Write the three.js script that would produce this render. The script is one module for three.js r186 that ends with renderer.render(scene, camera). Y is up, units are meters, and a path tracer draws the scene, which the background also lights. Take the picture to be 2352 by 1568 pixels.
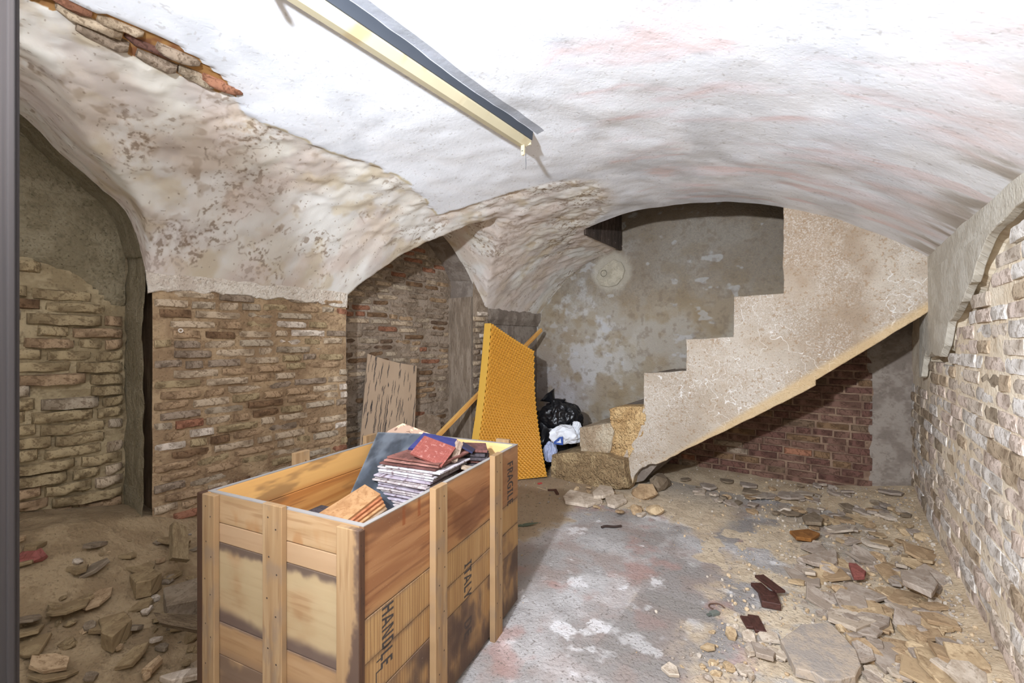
import * as THREE from 'three';
import { RoundedBoxGeometry } from 'three/addons/geometries/RoundedBoxGeometry.js';
import { mergeGeometries, mergeVertices } from 'three/addons/utils/BufferGeometryUtils.js';
import { ImprovedNoise } from 'three/addons/math/ImprovedNoise.js';

// ---------------------------------------------------------------- camera, light, exposure
const scene = new THREE.Scene();
scene.background = new THREE.Color(0x000000);
const EYE = 1.5, FPX = 1000, CX = 1176, CY = 784;
const camera = new THREE.PerspectiveCamera(2 * Math.atan(CY / FPX) * 180 / Math.PI, 2352 / 1568, 0.05, 60);
camera.position.set(0, EYE, 0);
camera.lookAt(0, EYE, -1);
camera.focus = 3.2; camera.userData.fStop = 5.6;
scene.add(camera);
const renderer = new THREE.WebGLRenderer({ antialias: true });
renderer.toneMapping = THREE.LinearToneMapping;
renderer.toneMappingExposure = 1.04;
renderer.shadowMap.enabled = true;
// the photographer's hand-held flash: left of the camera and above it, aimed down the cellar
const FLASH = new THREE.Color(0.90, 0.965, 1.07);
const flash = new THREE.PointLight(FLASH, 9);
flash.position.set(-0.82, EYE + 0.70, 0.0);
flash.castShadow = true; flash.shadow.radius = 2.6; flash.shadow.mapSize.set(2048, 2048);
flash.shadow.camera.near = 0.05; flash.shadow.camera.far = 20;
scene.add(flash);
const beam = new THREE.SpotLight(FLASH, 44, 0, 1.15, 1);         // the zoomed part of the same flash
beam.position.copy(flash.position); beam.target.position.set(2.3, EYE + 0.85, -3.8); scene.add(beam.target);
beam.castShadow = true; beam.shadow.radius = 2.6; beam.shadow.mapSize.set(2048, 2048); beam.shadow.camera.near = 0.05; beam.shadow.camera.far = 20;
scene.add(beam);

// ---------------------------------------------------------------- helpers
// room frame: u along the vault (away from the camera), v across it (right), y up
const RA = -36 * Math.PI / 180, SA = Math.sin(36 * Math.PI / 180), CA = Math.cos(36 * Math.PI / 180);
const R = (u, v, y) => new THREE.Vector3(v, y, -u);                        // room point in the axes of an object turned by RA
const W = (u, v, y) => new THREE.Vector3(u * SA + v * CA, y, -(u * CA - v * SA)); // room point in the world
const P = (px, py, z) => new THREE.Vector3((px - CX) / FPX * z, EYE + (CY - py) / FPX * z, -z);
const toRoom = p => ({ u: p.x * SA - p.z * CA, v: p.x * CA + p.z * SA, y: p.y });
const clamp = (x, a = 0, b = 1) => Math.min(b, Math.max(a, x));
const ss = (a, b, x) => { const t = clamp((x - a) / (b - a)); return t * t * (3 - 2 * t); };
const lerp = (a, b, t) => a + (b - a) * t;
const mix3 = (a, b, t) => [lerp(a[0], b[0], t), lerp(a[1], b[1], t), lerp(a[2], b[2], t)];
function rng(seed) { let s = seed >>> 0; return () => { s = (s + 0x6D2B79F5) >>> 0; let t = s; t = Math.imul(t ^ (t >>> 15), t | 1); t ^= t + Math.imul(t ^ (t >>> 7), t | 61); return ((t ^ (t >>> 14)) >>> 0) / 4294967296; }; }
const LAT = new Float32Array(65536); { const r = rng(77); for (let i = 0; i < 65536; i++) LAT[i] = r(); }
function vn(x, y) {
  const xi = Math.floor(x), yi = Math.floor(y); let fx = x - xi, fy = y - yi;
  fx = fx * fx * (3 - 2 * fx); fy = fy * fy * (3 - 2 * fy);
  const a = (yi & 255) << 8, b = ((yi + 1) & 255) << 8, c = xi & 255, d = (xi + 1) & 255;
  const p = LAT[a | c], q = LAT[a | d], r = LAT[b | c], s = LAT[b | d];
  const t = p + (q - p) * fx; return t + (r + (s - r) * fx - t) * fy;
}
function fbm(x, y, o = 4) { let s = 0, a = 0.5, n = 0; for (let i = 0; i < o; i++) { s += a * vn(x, y); n += a; x = x * 2.03 + 17.1; y = y * 2.03 + 5.7; a *= 0.5; } return s / n; }
const IN = new ImprovedNoise();
const n3 = (x, y, z) => IN.noise(x, y, z);
// texture from a function of (u, v) in 0..1, v up, giving sRGB 0..255
function tex(w, h, fn, o = {}) {
  const d = new Uint8Array(w * h * 4); let k = 0;
  for (let j = 0; j < h; j++) for (let i = 0; i < w; i++) {
    const c = fn((i + 0.5) / w, (j + 0.5) / h, i, j);
    if (typeof c === 'number') { d[k] = d[k + 1] = d[k + 2] = clamp(c * 255, 0, 255); } else { d[k] = clamp(c[0], 0, 255); d[k + 1] = clamp(c[1], 0, 255); d[k + 2] = clamp(c[2], 0, 255); }
    d[k + 3] = 255; k += 4;
  }
  const t = new THREE.DataTexture(d, w, h, THREE.RGBAFormat);
  t.wrapS = t.wrapT = THREE.RepeatWrapping; t.magFilter = THREE.LinearFilter; t.minFilter = THREE.LinearFilter;
  if (!o.linear) t.colorSpace = THREE.SRGBColorSpace;
  t.needsUpdate = true; return t;
}
function rep(t, x, y) { const c = t.clone(); c.repeat.set(x, y); c.needsUpdate = true; return c; }
function mat(o) { const m = new THREE.MeshStandardMaterial(Object.assign({ roughness: 0.92, metalness: 0, side: THREE.DoubleSide }, o)); return m; }
const used = {};
function numbered(n) { const k = used[n] = (used[n] ?? -1) + 1; return k ? `${n}_${String(k).padStart(3, '0')}` : n; }
function shade(o) { o.traverse(c => { if (c.isMesh) { c.castShadow = true; c.receiveShadow = true; } }); return o; }
function mesh(name, geo, m, parent) { const o = new THREE.Mesh(geo, m); o.name = parent ? name : numbered(name); o.castShadow = o.receiveShadow = true; (parent || scene).add(o); return o; }
function pnum(parent, n) { const c = parent.userData._c ??= {}; const k = c[n] = (c[n] ?? -1) + 1; return k ? `${n}_${String(k).padStart(3, '0')}` : n; }
function part(name, geo, m, parent) { const o = mesh(name, geo, m, parent); o.name = pnum(parent, name); return o; }
function group(name, pos = null, ry = 0) { const g = new THREE.Group(); g.name = numbered(name); if (pos) g.position.copy(pos); g.rotation.y = ry; scene.add(g); return g; }
function tag(o, label, category, grp) { o.userData.label = label; o.userData.category = category; if (grp) o.userData.group = grp; return o; }
function structure(o) { o.userData.kind = 'structure'; return o; }
// a grid of nx x ny cells through fn(s, t) -> Vector3 ; keep(s, t) drops cells
function grid(nx, ny, fn, keep, uvfn) {
  const pos = [], uv = [], idx = [];
  for (let j = 0; j <= ny; j++) for (let i = 0; i <= nx; i++) { const s = i / nx, t = j / ny, p = fn(s, t); pos.push(p.x, p.y, p.z); if (uvfn) { const q = uvfn(p, s, t); uv.push(q[0], q[1]); } else uv.push(s, t); }
  for (let j = 0; j < ny; j++) for (let i = 0; i < nx; i++) {
    if (keep && !keep((i + 0.5) / nx, (j + 0.5) / ny)) continue;
    const a = j * (nx + 1) + i, b = a + 1, c = a + nx + 1, d = c + 1; idx.push(a, b, d, a, d, c);
  }
  const g = new THREE.BufferGeometry();
  g.setAttribute('position', new THREE.Float32BufferAttribute(pos, 3)); g.setAttribute('uv', new THREE.Float32BufferAttribute(uv, 2)); g.setIndex(idx);
  g.computeVertexNormals(); return g;
}
function boxUV(g, fn) { const p = g.attributes.position, n = g.attributes.normal, uv = new Float32Array(p.count * 2); for (let i = 0; i < p.count; i++) { const q = fn(p.getX(i), p.getY(i), p.getZ(i), n.getX(i), n.getY(i), n.getZ(i)); uv[2 * i] = q[0]; uv[2 * i + 1] = q[1]; } g.setAttribute('uv', new THREE.BufferAttribute(uv, 2)); return g; }
function merge(list) { return mergeGeometries(list.map(g => { const q = g.index ? g.toNonIndexed() : g; for (const k of Object.keys(q.attributes)) if (!['position', 'normal', 'uv'].includes(k)) q.deleteAttribute(k); return q; })); }
function box(w, h, d, x = 0, y = 0, z = 0, c = 0) { const g = c ? new RoundedBoxGeometry(w, h, d, 1, c) : new THREE.BoxGeometry(w, h, d); g.translate(x, y, z); return g; }
function shapeOf(pts) { const s = new THREE.Shape(); pts.forEach((p, i) => i ? s.lineTo(p[0], p[1]) : s.moveTo(p[0], p[1])); return s; }
// densify a polygon's edges and rough them up
function rough(pts, step, amp, seed, closed = true) {
  const out = []; const n = pts.length;
  for (let i = 0; i < (closed ? n : n - 1); i++) { const a = pts[i], b = pts[(i + 1) % n], L = Math.hypot(b[0] - a[0], b[1] - a[1]), k = Math.max(1, Math.round(L / step)); for (let j = 0; j < k; j++) { const t = j / k, x = lerp(a[0], b[0], t), y = lerp(a[1], b[1], t), q = amp * (b[2] ?? a[2] ?? 1); out.push([x + q * (fbm(x * 14 + seed, y * 14, 3) - 0.5) * 2, y + q * (fbm(x * 14, y * 14 + seed + 40, 3) - 0.5) * 2]); } }
  if (!closed) out.push(pts[n - 1]);
  return out;
}
const inPoly = (x, y, P) => { let c = false; for (let i = 0, j = P.length - 1; i < P.length; j = i++) if ((P[i][1] > y) !== (P[j][1] > y) && x < (P[j][0] - P[i][0]) * (y - P[i][1]) / (P[j][1] - P[i][1]) + P[i][0]) c = !c; return c; };
function table(T) { return x => { if (x <= T[0][0]) return T[0][1]; for (let i = 1; i < T.length; i++) if (x <= T[i][0]) { const a = T[i - 1], b = T[i], t = (x - a[0]) / (b[0] - a[0]); const m0 = i > 1 ? (b[1] - T[i - 2][1]) / (b[0] - T[i - 2][0]) : (b[1] - a[1]) / (b[0] - a[0]), m1 = i < T.length - 1 ? (T[i + 1][1] - a[1]) / (T[i + 1][0] - a[0]) : (b[1] - a[1]) / (b[0] - a[0]), h = b[0] - a[0], t2 = t * t, t3 = t2 * t; return (2 * t3 - 3 * t2 + 1) * a[1] + (t3 - 2 * t2 + t) * h * m0 + (-2 * t3 + 3 * t2) * b[1] + (t3 - t2) * h * m1; } return T[T.length - 1][1]; }; }

// ---------------------------------------------------------------- shared relief and colour maps
const gritTex = tex(1024, 1024, (x, y) => { const X = x * 64, Y = y * 64; let h = 0.55 * vnT(X, Y, 64) + 0.3 * vnT(X * 2, Y * 2, 128) + 0.15 * vnT(X * 4, Y * 4, 256); const pit = vnT(x * 128 + 9, y * 128 + 3, 128); if (pit > 0.8) h -= (pit - 0.8) * 2.4; return h; }, { linear: true });
function vnT(x, y, per) { const w = (a) => ((a % per) + per) % per; const xi = Math.floor(x), yi = Math.floor(y); let fx = x - xi, fy = y - yi; fx = fx * fx * (3 - 2 * fx); fy = fy * fy * (3 - 2 * fy); const L = (i, j) => LAT[((w(j) & 255) << 8) | (w(i) & 255)]; const t = lerp(L(xi, yi), L(xi + 1, yi), fx), s = lerp(L(xi, yi + 1), L(xi + 1, yi + 1), fx); return lerp(t, s, fy); }

// ---------------------------------------------------------------- the vault: one barrel with two pointed lunettes cut in on the left
const V_L = -3.41, V_R = 0.61, U_B = 5.39, U_S = 4.30, U_F = -1.6, V_N = -3.78;
const lunA = table([[-0.9, 1.86], [-0.5, 2.45], [-0.1, 2.74], [0.2, 2.71], [0.342, 2.66], [0.495, 2.5], [0.65, 2.37], [0.7526, 2.26], [0.82, 2.05], [0.845, 1.86]]);
const lunB = table([[2.215, 1.86], [2.33, 2.02], [2.47, 2.16], [2.72, 2.40], [2.95, 2.59], [3.2, 2.73], [3.38, 2.66], [3.56, 2.545], [3.74, 2.37], [3.894, 2.19], [4.05, 2.0], [4.14, 1.86]]);
const lun = u => (u > -0.9 && u < 0.845) ? lunA(u) : (u > 2.215 && u < 4.14) ? lunB(u) : 0;
function barrel(v) { let b = 2.82 - 3.138 + Math.sqrt(Math.max(0, 9.847 - (v + 1.4) * (v + 1.4))); if (v < -2.6) { const t = Math.min(1, (-2.6 - v) / 0.81); b -= 0.2 * t * t; } return b; }
function vaultAt(u, v) { const a = barrel(v), b = v < -1.4 ? lun(u) - 0.09 * Math.max(0, v - V_L) : 0, k = 0.02, h = Math.max(0, k - Math.abs(a - b)) / k; return Math.max(a, b) + h * h * k * 0.25; }
const crease = table([[-1.6, -2.28], [0.2, -2.28], [0.31, -2.24], [0.7, -2.30], [0.92, -2.34], [0.99, -2.40], [1.2, -2.43], [1.49, -2.44], [1.78, -2.42], [2.17, -2.47], [2.55, -2.64], [2.63, -2.63], [2.85, -2.28], [2.99, -2.0], [3.12, -1.74], [3.39, -1.56], [4.03, -1.74], [4.28, -2.06], [5.4, -2.06]]);
const PATCH = [[0.05, -2.22], [0.31, -2.205], [0.42, -2.19], [0.53, -2.175], [0.70, -2.195], [0.86, -2.265], [0.925, -2.325], [0.86, -2.36], [0.67, -2.345], [0.53, -2.355], [0.39, -2.33], [0.31, -2.29], [0.05, -2.27]];
function vaultH(u, v) {                                   // with plaster relief, the plaster's broken lip and the bare patch
  let h = vaultAt(u, v);
  const w = crease(u) + 0.05 * (fbm(u * 7, v * 7 + 30, 3) - 0.5);
  const cream = 1 - ss(w - 0.012, w + 0.006, v);
  h += 0.014 * cream * ss(3.2, 2.6, u) + 0.03 * (fbm(u * 3.1, v * 3.1, 3) - 0.5) + cream * (0.035 * (fbm(u * 9, v * 9 + 7, 3) - 0.5) + 0.012 * (fbm(u * 30, v * 30 + 7, 2) - 0.5));
  if (inPoly(u, v, PATCH)) h += 0.016;
  return h;
}
// ---------------------------------------------------------------- colour maps of the setting
const MAPS = {};
MAPS.vault = tex(2048, 1200, (x, y) => {
  const u = lerp(-1.7, 5.5, x), v = lerp(-3.5, 0.66, y);
  const n1 = fbm(u * 1.3 + 3, v * 1.3, 4), n2 = fbm(u * 4 + 11, v * 4, 4), n3_ = fbm(u * 16, v * 16 + 8, 3), n4 = fbm(u * 55, v * 55, 2);
  let c = mix3([242, 245, 250], [230, 234, 242], ss(0.45, 0.75, n1));
  c = mix3(c, [245, 247, 251], ss(0.45, 0.75, fbm(u * 2.2 + 40, v * 5, 4)));
  // brushed streaks of old pink paint showing along the vault
  const st = fbm(u * 9 + 60 + n1 * 3, v * 2.2, 4) * ss(-2.1, -0.9, v + 0.6 * (n2 - 0.5));
  c = mix3(c, [236, 226, 230], 0.7 * ss(0.45, 0.7, st));
  c = mix3(c, [236, 210, 206], 0.5 * ss(0.60, 0.78, st * (0.8 + 0.4 * n2)));
  // damp grey stains, more of them towards the right wall
  const g = fbm(u * 2.6 + 90, v * 3.4 + 20, 5);
  c = mix3(c, [206, 209, 214], 0.5 * ss(0.56 - 0.10 * ss(-0.9, 0.4, v), 0.74, g));
  const rs = ss(0.22 + 0.16 * (fbm(u * 24, 3, 2) - 0.5) * 2, 0.60, v);
  c = mix3(c, [216, 213, 206], 0.35 * ss(0.1, 0.6, v));
  c = mix3(c, [160, 148, 132], 0.75 * ss(0.36, 0.58, v) * ss(0.44, 0.66, fbm(u * 9, v * 4 + 70, 4)));
  if (n4 > 0.8) c = mix3(c, [170, 165, 160], 0.3);
  // cream lime plaster of the haunch and the lunettes
  const w = crease(u) + 0.05 * (fbm(u * 7, v * 7 + 30, 3) - 0.5) + 0.03 * (n3_ - 0.5);
  const soft = 0.015 + 0.12 * ss(2.6, 3.1, u); const cr = 1 - ss(w - 0.02 - soft * 0.5, w + soft, v);
  if (cr > 0) {
    let k = mix3([233, 228, 217], [220, 207, 193], ss(0.40, 0.68, n2));
    k = mix3(k, [236, 234, 229], 0.85 * ss(0.42, 0.64, fbm(u * 3.4 + 21, v * 3.4 + 9, 5)));
    k = mix3(k, [196, 184, 176], 0.6 * ss(0.52, 0.72, fbm(u * 5 + 70, v * 5 + 31, 4)));
    k = mix3(k, [204, 184, 148], 0.5 * ss(0.56, 0.76, fbm(u * 6 + 5, v * 6 + 77, 4)));
    k = mix3(k, [166, 146, 124], 0.6 * ss(0.62, 0.76, n3_) * ss(0.5, 0.7, n2));
    const cl = fbm(u * 4.5 + 33, v * 4.5 + 12, 4), cm = ss(0.56, 0.64, cl), pit = fbm(u * 48 + 5, v * 48, 3);
    k = mix3(k, [240, 237, 231], 0.6 * cm * ss(0.48, 0.6, pit)); k = mix3(k, [128, 106, 86], 0.55 * cm * ss(0.40, 0.33, pit)); k = mix3(k, [150, 130, 110], 0.5 * (1 - ss(0.0, 0.02, Math.abs(cl - 0.56))) * ss(0.5, 0.6, pit));
    k = mix3(k, [226, 210, 200], 0.5 * ss(0.5, 0.6, fbm(u * 2.3 + 81, v * 2.3 + 3, 4)));
    if (n4 > 0.84) k = mix3(k, [130, 108, 88], 0.45);
    c = mix3(c, k, cr);
  }
  if (Math.abs(v - w) < 0.02 && u < 2.7) c = mix3(c, [190, 168, 118], 0.65 * ss(0.4, 0.6, n3_) * (1 - Math.abs(v - w) / 0.02));
  // grey strip where the lamp's old cable cover was
  if (v > -1.502 && v < -1.445 && u < 2.33 + 0.02 * n3_) c = mix3(c, [150, 153, 160], 0.85);
  if (inPoly(u, v, PATCH)) c = mix3([178, 134, 80], [140, 92, 58], ss(0.4, 0.65, n3_));
  return c;
});
MAPS.back = tex(1400, 1100, (x, y) => {              // v -3.5..0.7, y 0..3.3
  const v = lerp(-3.5, 0.7, x), h = 3.3 * y;
  const n1 = fbm(v * 1.5 + 4, h * 1.5, 4), n2 = fbm(v * 4.2, h * 4.2 + 60, 5), n3_ = fbm(v * 18, h * 18, 3), n4 = fbm(v * 70, h * 70, 2);
  let c = mix3([178, 168, 150], [162, 146, 122], ss(0.38, 0.68, n1));
  c = mix3(c, [180, 174, 164], 0.7 * ss(0.40, 0.66, n2) * ss(2.6, 1.6, h));
  c = mix3(c, [206, 205, 202], 0.85 * ss(0.58, 0.68, fbm(v * 3 + 31, h * 3 + 9, 5)) * ss(-1.6, -2.6, v));
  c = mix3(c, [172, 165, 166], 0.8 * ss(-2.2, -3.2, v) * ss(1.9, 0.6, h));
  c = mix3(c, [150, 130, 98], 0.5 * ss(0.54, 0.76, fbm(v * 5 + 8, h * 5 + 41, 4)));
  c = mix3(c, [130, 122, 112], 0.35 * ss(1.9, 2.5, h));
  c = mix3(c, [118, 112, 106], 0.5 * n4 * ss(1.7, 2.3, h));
  c = mix3(c, [200, 202, 206], 0.5 * ss(0.72, 0.80, fbm(v * 6 + 3, h * 9, 3)));
  c = mix3(c, [120, 105, 88], 0.35 * ss(0.55, 0.8, n3_));
  // pale ring of newer lime round the plaster patch
  const d = Math.hypot(v + 2.31, (h - 2.40) * 1.05) + 0.09 * (fbm(v * 8, h * 8, 3) - 0.5);
  c = mix3(c, [202, 196, 180], 0.6 * (1 - ss(0.22, 0.32, d + 0.10 * (n2 - 0.5))));
  return c;
});
MAPS.stringer = tex(1400, 1000, (x, y) => {          // v -2.6..0.7, y 0..2.8
  const v = lerp(-2.6, 0.7, x), h = 2.8 * y;
  const n1 = fbm(v * 1.6 + 14, h * 1.6 + 2, 4), n2 = fbm(v * 6, h * 6 + 3, 4), n4 = fbm(v * 60, h * 60, 2), n5 = fbm(v * 30 + 2, h * 30, 3);
  let c = mix3([194, 182, 166], [176, 162, 144], ss(0.40, 0.68, n1));
  c = mix3(c, [176, 158, 136], 0.6 * ss(0.5, 0.75, n2));
  c = mix3(c, [164, 142, 118], 0.7 * ss(1.7, 2.4, h + 0.25 * n2) * ss(0.45, -0.2, v));  // upper part darkened in the colour, where less light falls
  c = mix3(c, [150, 128, 104], 0.65 * ss(0.5, 0.66, fbm(v * 2 + 8, h * 2 + 66, 4)) * ss(-0.5, 0.2, v));
  c = mix3(c, [226, 223, 220], 0.5 * ss(0.45, 0.8, fbm(v * 150 + 2, h * 150, 2)) * ss(0.36, 0.64, fbm(v * 3.5 + 51, h * 3.5, 4))); c = mix3(c, [156, 142, 126], 0.22 * ss(0.6, 0.85, vn(v * 180, h * 180)));
  const worm = Math.abs(fbm(v * 9, h * 9 + 90, 3) - 0.5); c = mix3(c, [236, 234, 230], 0.8 * (1 - ss(0.004, 0.012, worm)) * ss(0.45, 0.6, fbm(v * 1.7 + 9, h * 1.7 + 4, 3)));
  c = mix3(c, [150, 122, 92], 0.5 * ss(0.68, 0.8, n4));
  const edge = h - (0.205 + 0.767 * (v + 1.404)); c = mix3(c, [206, 176, 130], 0.75 * (1 - ss(0.02, 0.09, edge)));
  return c;
});
MAPS.floor = tex(1800, 1700, (x, y) => {             // u -1.7..5.5, v -3.9..0.7 (x along u)
  const u = lerp(-1.7, 5.5, x), v = lerp(-3.9, 0.7, y);
  const n1 = fbm(u * 1.7 + 4, v * 1.7, 4), n2 = fbm(u * 5, v * 5 + 60, 5), n3_ = fbm(u * 20, v * 20, 3), n4 = fbm(u * 80, v * 80, 2);
  let c = mix3([164, 160, 157], [144, 138, 133], ss(0.36, 0.68, n1));
  c = mix3(c, [152, 132, 122], 0.5 * ss(0.46, 0.72, n2));
  c = mix3(c, [206, 203, 202], 0.7 * ss(0.50, 0.70, fbm(u * 4 + 20, v * 4 + 8, 5)) * (0.3 + 0.7 * n3_));
  c = mix3(c, [226, 224, 224], 0.75 * ss(0.64, 0.76, fbm(u * 7 + 2, v * 7 + 88, 5)));
  c = mix3(c, [168, 128, 118], 0.5 * ss(0.60, 0.78, fbm(u * 6 + 52, v * 6 + 33, 5)));
  // patchwork of cast slabs
  const j1 = Math.abs(v + 0.92 - 0.03 * Math.sin(u * 3)), j2 = Math.abs(u - 2.62), j3 = Math.abs(v + 0.48), j4 = Math.abs(u - 1.95), j5 = Math.abs(u - 3.4);
  const jn = Math.min(j2 < 0.5 || 1 ? (v < -0.4 && v > -1.5 ? j2 : 9) : 9, u < 3.0 ? j3 : 9, v > -1.5 && v < -0.4 ? j4 : 9, u > 1.9 && u < 3.7 ? j1 : 9, v < -0.4 && v > -1.6 ? j5 : 9);
  c = mix3(c, [104, 98, 94], 0.55 * (1 - ss(0.002, 0.010, jn + 0.010 * n3_)) * ss(0.35, 0.6, n2));
  if (u > 1.95 && u < 2.62 && v < -0.48 && v > -0.92) c = mix3(c, [122, 116, 110], 0.35);
  // sandy dirt blown over it
  const right = ss(-0.85, -0.10, v + 0.5 * (n2 - 0.5)), left = ss(-1.55, -2.0, v + 0.5 * (n2 - 0.5)), heel = ss(3.35, 4.0, u + 0.5 * (n2 - 0.5)) * ss(-0.3, -0.9, v);
  const sand = clamp(Math.max(right * (0.55 + 0.45 * ss(0.4, 0.6, n2)), 0.9 * left, 0.9 * heel, ss(0.62, 0.68, fbm(u * 3 + 8, v * 3 + 71, 4)) * ss(-1.3, -0.4, v)));
  let s = mix3([210, 192, 164], [190, 171, 144], ss(0.4, 0.65, n3_)); s = mix3(s, [150, 128, 100], 0.8 * left);
  s = mix3(s, [150, 144, 140], 0.55 * ss(4.1, 4.8, u) * ss(-2, -1, v));
  c = mix3(c, s, 0.92 * ss(0.3, 0.75, sand + 0.3 * (n3_ - 0.5)));
  if (n4 > 0.78) c = mix3(c, [84, 76, 68], 0.45);
  return c;
});
const grainTex = tex(512, 512, (x, y) => { const a = fbm(x * 6 + 1, y * 6, 3), b = fbm(x * 24, y * 24 + 9, 3), d = fbm(x * 90, y * 90, 2); let c = mix3([205, 200, 194], [252, 250, 248], ss(0.35, 0.65, a)); c = mix3(c, [150, 138, 126], 0.6 * ss(0.55, 0.75, b)); return mix3(c, [120, 105, 92], 0.35 * ss(0.65, 0.8, d)); });
const brickTint = {
  wash: '#c8b59b', tan: '#b59a7a', red: '#a5745a', brown: '#866a4e', grey: '#a3927f', pale: '#e6dacb', pink: '#eadacd', white: '#f2eee8', deep: '#745247', clay: '#7f6052', sand: '#b3a07c', dark: '#7a6450', chalk: '#b9aa94'
};
const BM = {}; for (const k in brickTint) BM[k] = mat({ color: brickTint[k], map: grainTex, bumpMap: rep(gritTex, 0.35, 0.2), bumpScale: 0.0025 });
function mortarMap(a, b, d, seed) { return tex(512, 512, (x, y) => { const p = vnT(x * 8 + seed, y * 8, 256) * 0.5 + vnT(x * 16 + seed, y * 16, 256) * 0.3 + vnT(x * 64, y * 64, 256) * 0.2, q = vnT(x * 32 + seed, y * 32 + 4, 256) * 0.6 + vnT(x * 128, y * 128, 256) * 0.4; return mix3(mix3(a, b, ss(0.35, 0.65, p)), d, 0.5 * ss(0.55, 0.9, q)); }); }
const MORT = {
  left: mat({ map: rep(mortarMap([178, 152, 118], [150, 124, 94], [112, 88, 64], 3), 1, 1), bumpMap: gritTex, bumpScale: 0.007 }),
  niche: mat({ map: mortarMap([164, 148, 130], [138, 122, 104], [104, 88, 74], 13), bumpMap: gritTex, bumpScale: 0.007 }),
  sandy: mat({ map: mortarMap([176, 158, 124], [150, 132, 100], [112, 96, 70], 23), bumpMap: gritTex, bumpScale: 0.007 }),
  right: mat({ map: mortarMap([240, 226, 202], [228, 211, 184], [202, 178, 146], 33), bumpMap: gritTex, bumpScale: 0.004 }),
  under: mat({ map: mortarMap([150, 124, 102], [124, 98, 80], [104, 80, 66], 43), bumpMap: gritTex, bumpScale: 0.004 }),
};
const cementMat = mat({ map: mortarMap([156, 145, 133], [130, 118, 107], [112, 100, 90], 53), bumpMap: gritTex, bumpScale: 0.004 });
const vaultMat = mat({ map: MAPS.vault, bumpMap: rep(gritTex, 5, 2.9), bumpScale: 0.0010 });
const backMat = mat({ map: MAPS.back, bumpMap: rep(gritTex, 5, 4), bumpScale: 0.006 });
const stringerMat = mat({ map: MAPS.stringer, bumpMap: rep(gritTex, 4, 3.4), bumpScale: 0.006 });
const floorMat = mat({ map: MAPS.floor, bumpMap: rep(gritTex, 8, 5), bumpScale: 0.005 });
const plainPlaster = mat({ map: mortarMap([206, 200, 186], [190, 182, 166], [170, 160, 142], 63), bumpMap: gritTex, bumpScale: 0.004 });
const sandyPlaster = mat({ map: mortarMap([150, 138, 112], [132, 120, 94], [104, 92, 68], 73), bumpMap: gritTex, bumpScale: 0.012 });
const creamPlaster = mat({ map: mortarMap([222, 213, 199], [202, 188, 172], [168, 150, 130], 83), bumpMap: gritTex, bumpScale: 0.01 });

// ---------------------------------------------------------------- the setting
// a wall face with relief: horizontal coordinate a, height y; put(a, y, depth) gives the room point, depth > 0 goes into the wall
function wallFace(a0, a1, y0, y1, step, put, amp, seed, keep, uvScale = 1.2) {
  const nx = Math.max(1, Math.round(Math.abs(a1 - a0) / step)), ny = Math.max(1, Math.round((y1 - y0) / step));
  return grid(nx, ny, (s, t) => { const a = lerp(a0, a1, s), y = lerp(y0, y1, t); return put(a, y, amp * (fbm(a * 6 + seed, y * 6, 4) - 0.5) * 2); }, keep && ((s, t) => keep(lerp(a0, a1, s), lerp(y0, y1, t))), (p, s, t) => [lerp(a0, a1, s) / uvScale, lerp(y0, y1, t) / uvScale]);
}
// ten worn brick shapes, front towards +z, back at z = 0
const brickShapes = {};
function brickShape(L, H, D, k, wear) {
  const key = [L, H, D, k, wear].join(); if (brickShapes[key]) return brickShapes[key];
  const g = new THREE.BoxGeometry(L, H, D, 5, 2, 1); g.translate(0, 0, D / 2); const p = g.attributes.position, uv = g.attributes.uv;
  for (let i = 0; i < p.count; i++) {
    let x = p.getX(i), y = p.getY(i), z = p.getZ(i); const ex = Math.abs(x) / (L / 2), ey = Math.abs(y) / (H / 2);
    if (z > D * 0.5) { z -= D * wear * (0.55 * Math.pow(ex, 6) + 0.5 * ey * ey); if (ex > 0.95) x *= 1 - 0.05 * wear * 2; if (ey > 0.9) y *= 1 - 0.16 * wear; z += D * wear * 0.75 * n3(x * 17 + k * 5.3, y * 30, k * 3.7); y += H * wear * 0.3 * n3(x * 14 + k, k * 7.7, 3); }
    p.setXYZ(i, x, y, z);
    uv.setXY(i, uv.getX(i) * 0.45 + (k * 0.37) % 1, uv.getY(i) * 0.12 + (k * 0.23) % 1);
  }
  const m = mergeVertices(g, 1e-5); m.deleteAttribute('normal'); const q = mergeVertices(m, 1e-5); q.computeVertexNormals(); return brickShapes[key] = q;
}
function pick(r, weights) { let t = r(), s = 0; for (const k in weights) s += weights[k]; t *= s; for (const k in weights) { t -= weights[k]; if (t <= 0) return k; } return Object.keys(weights)[0]; }
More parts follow.
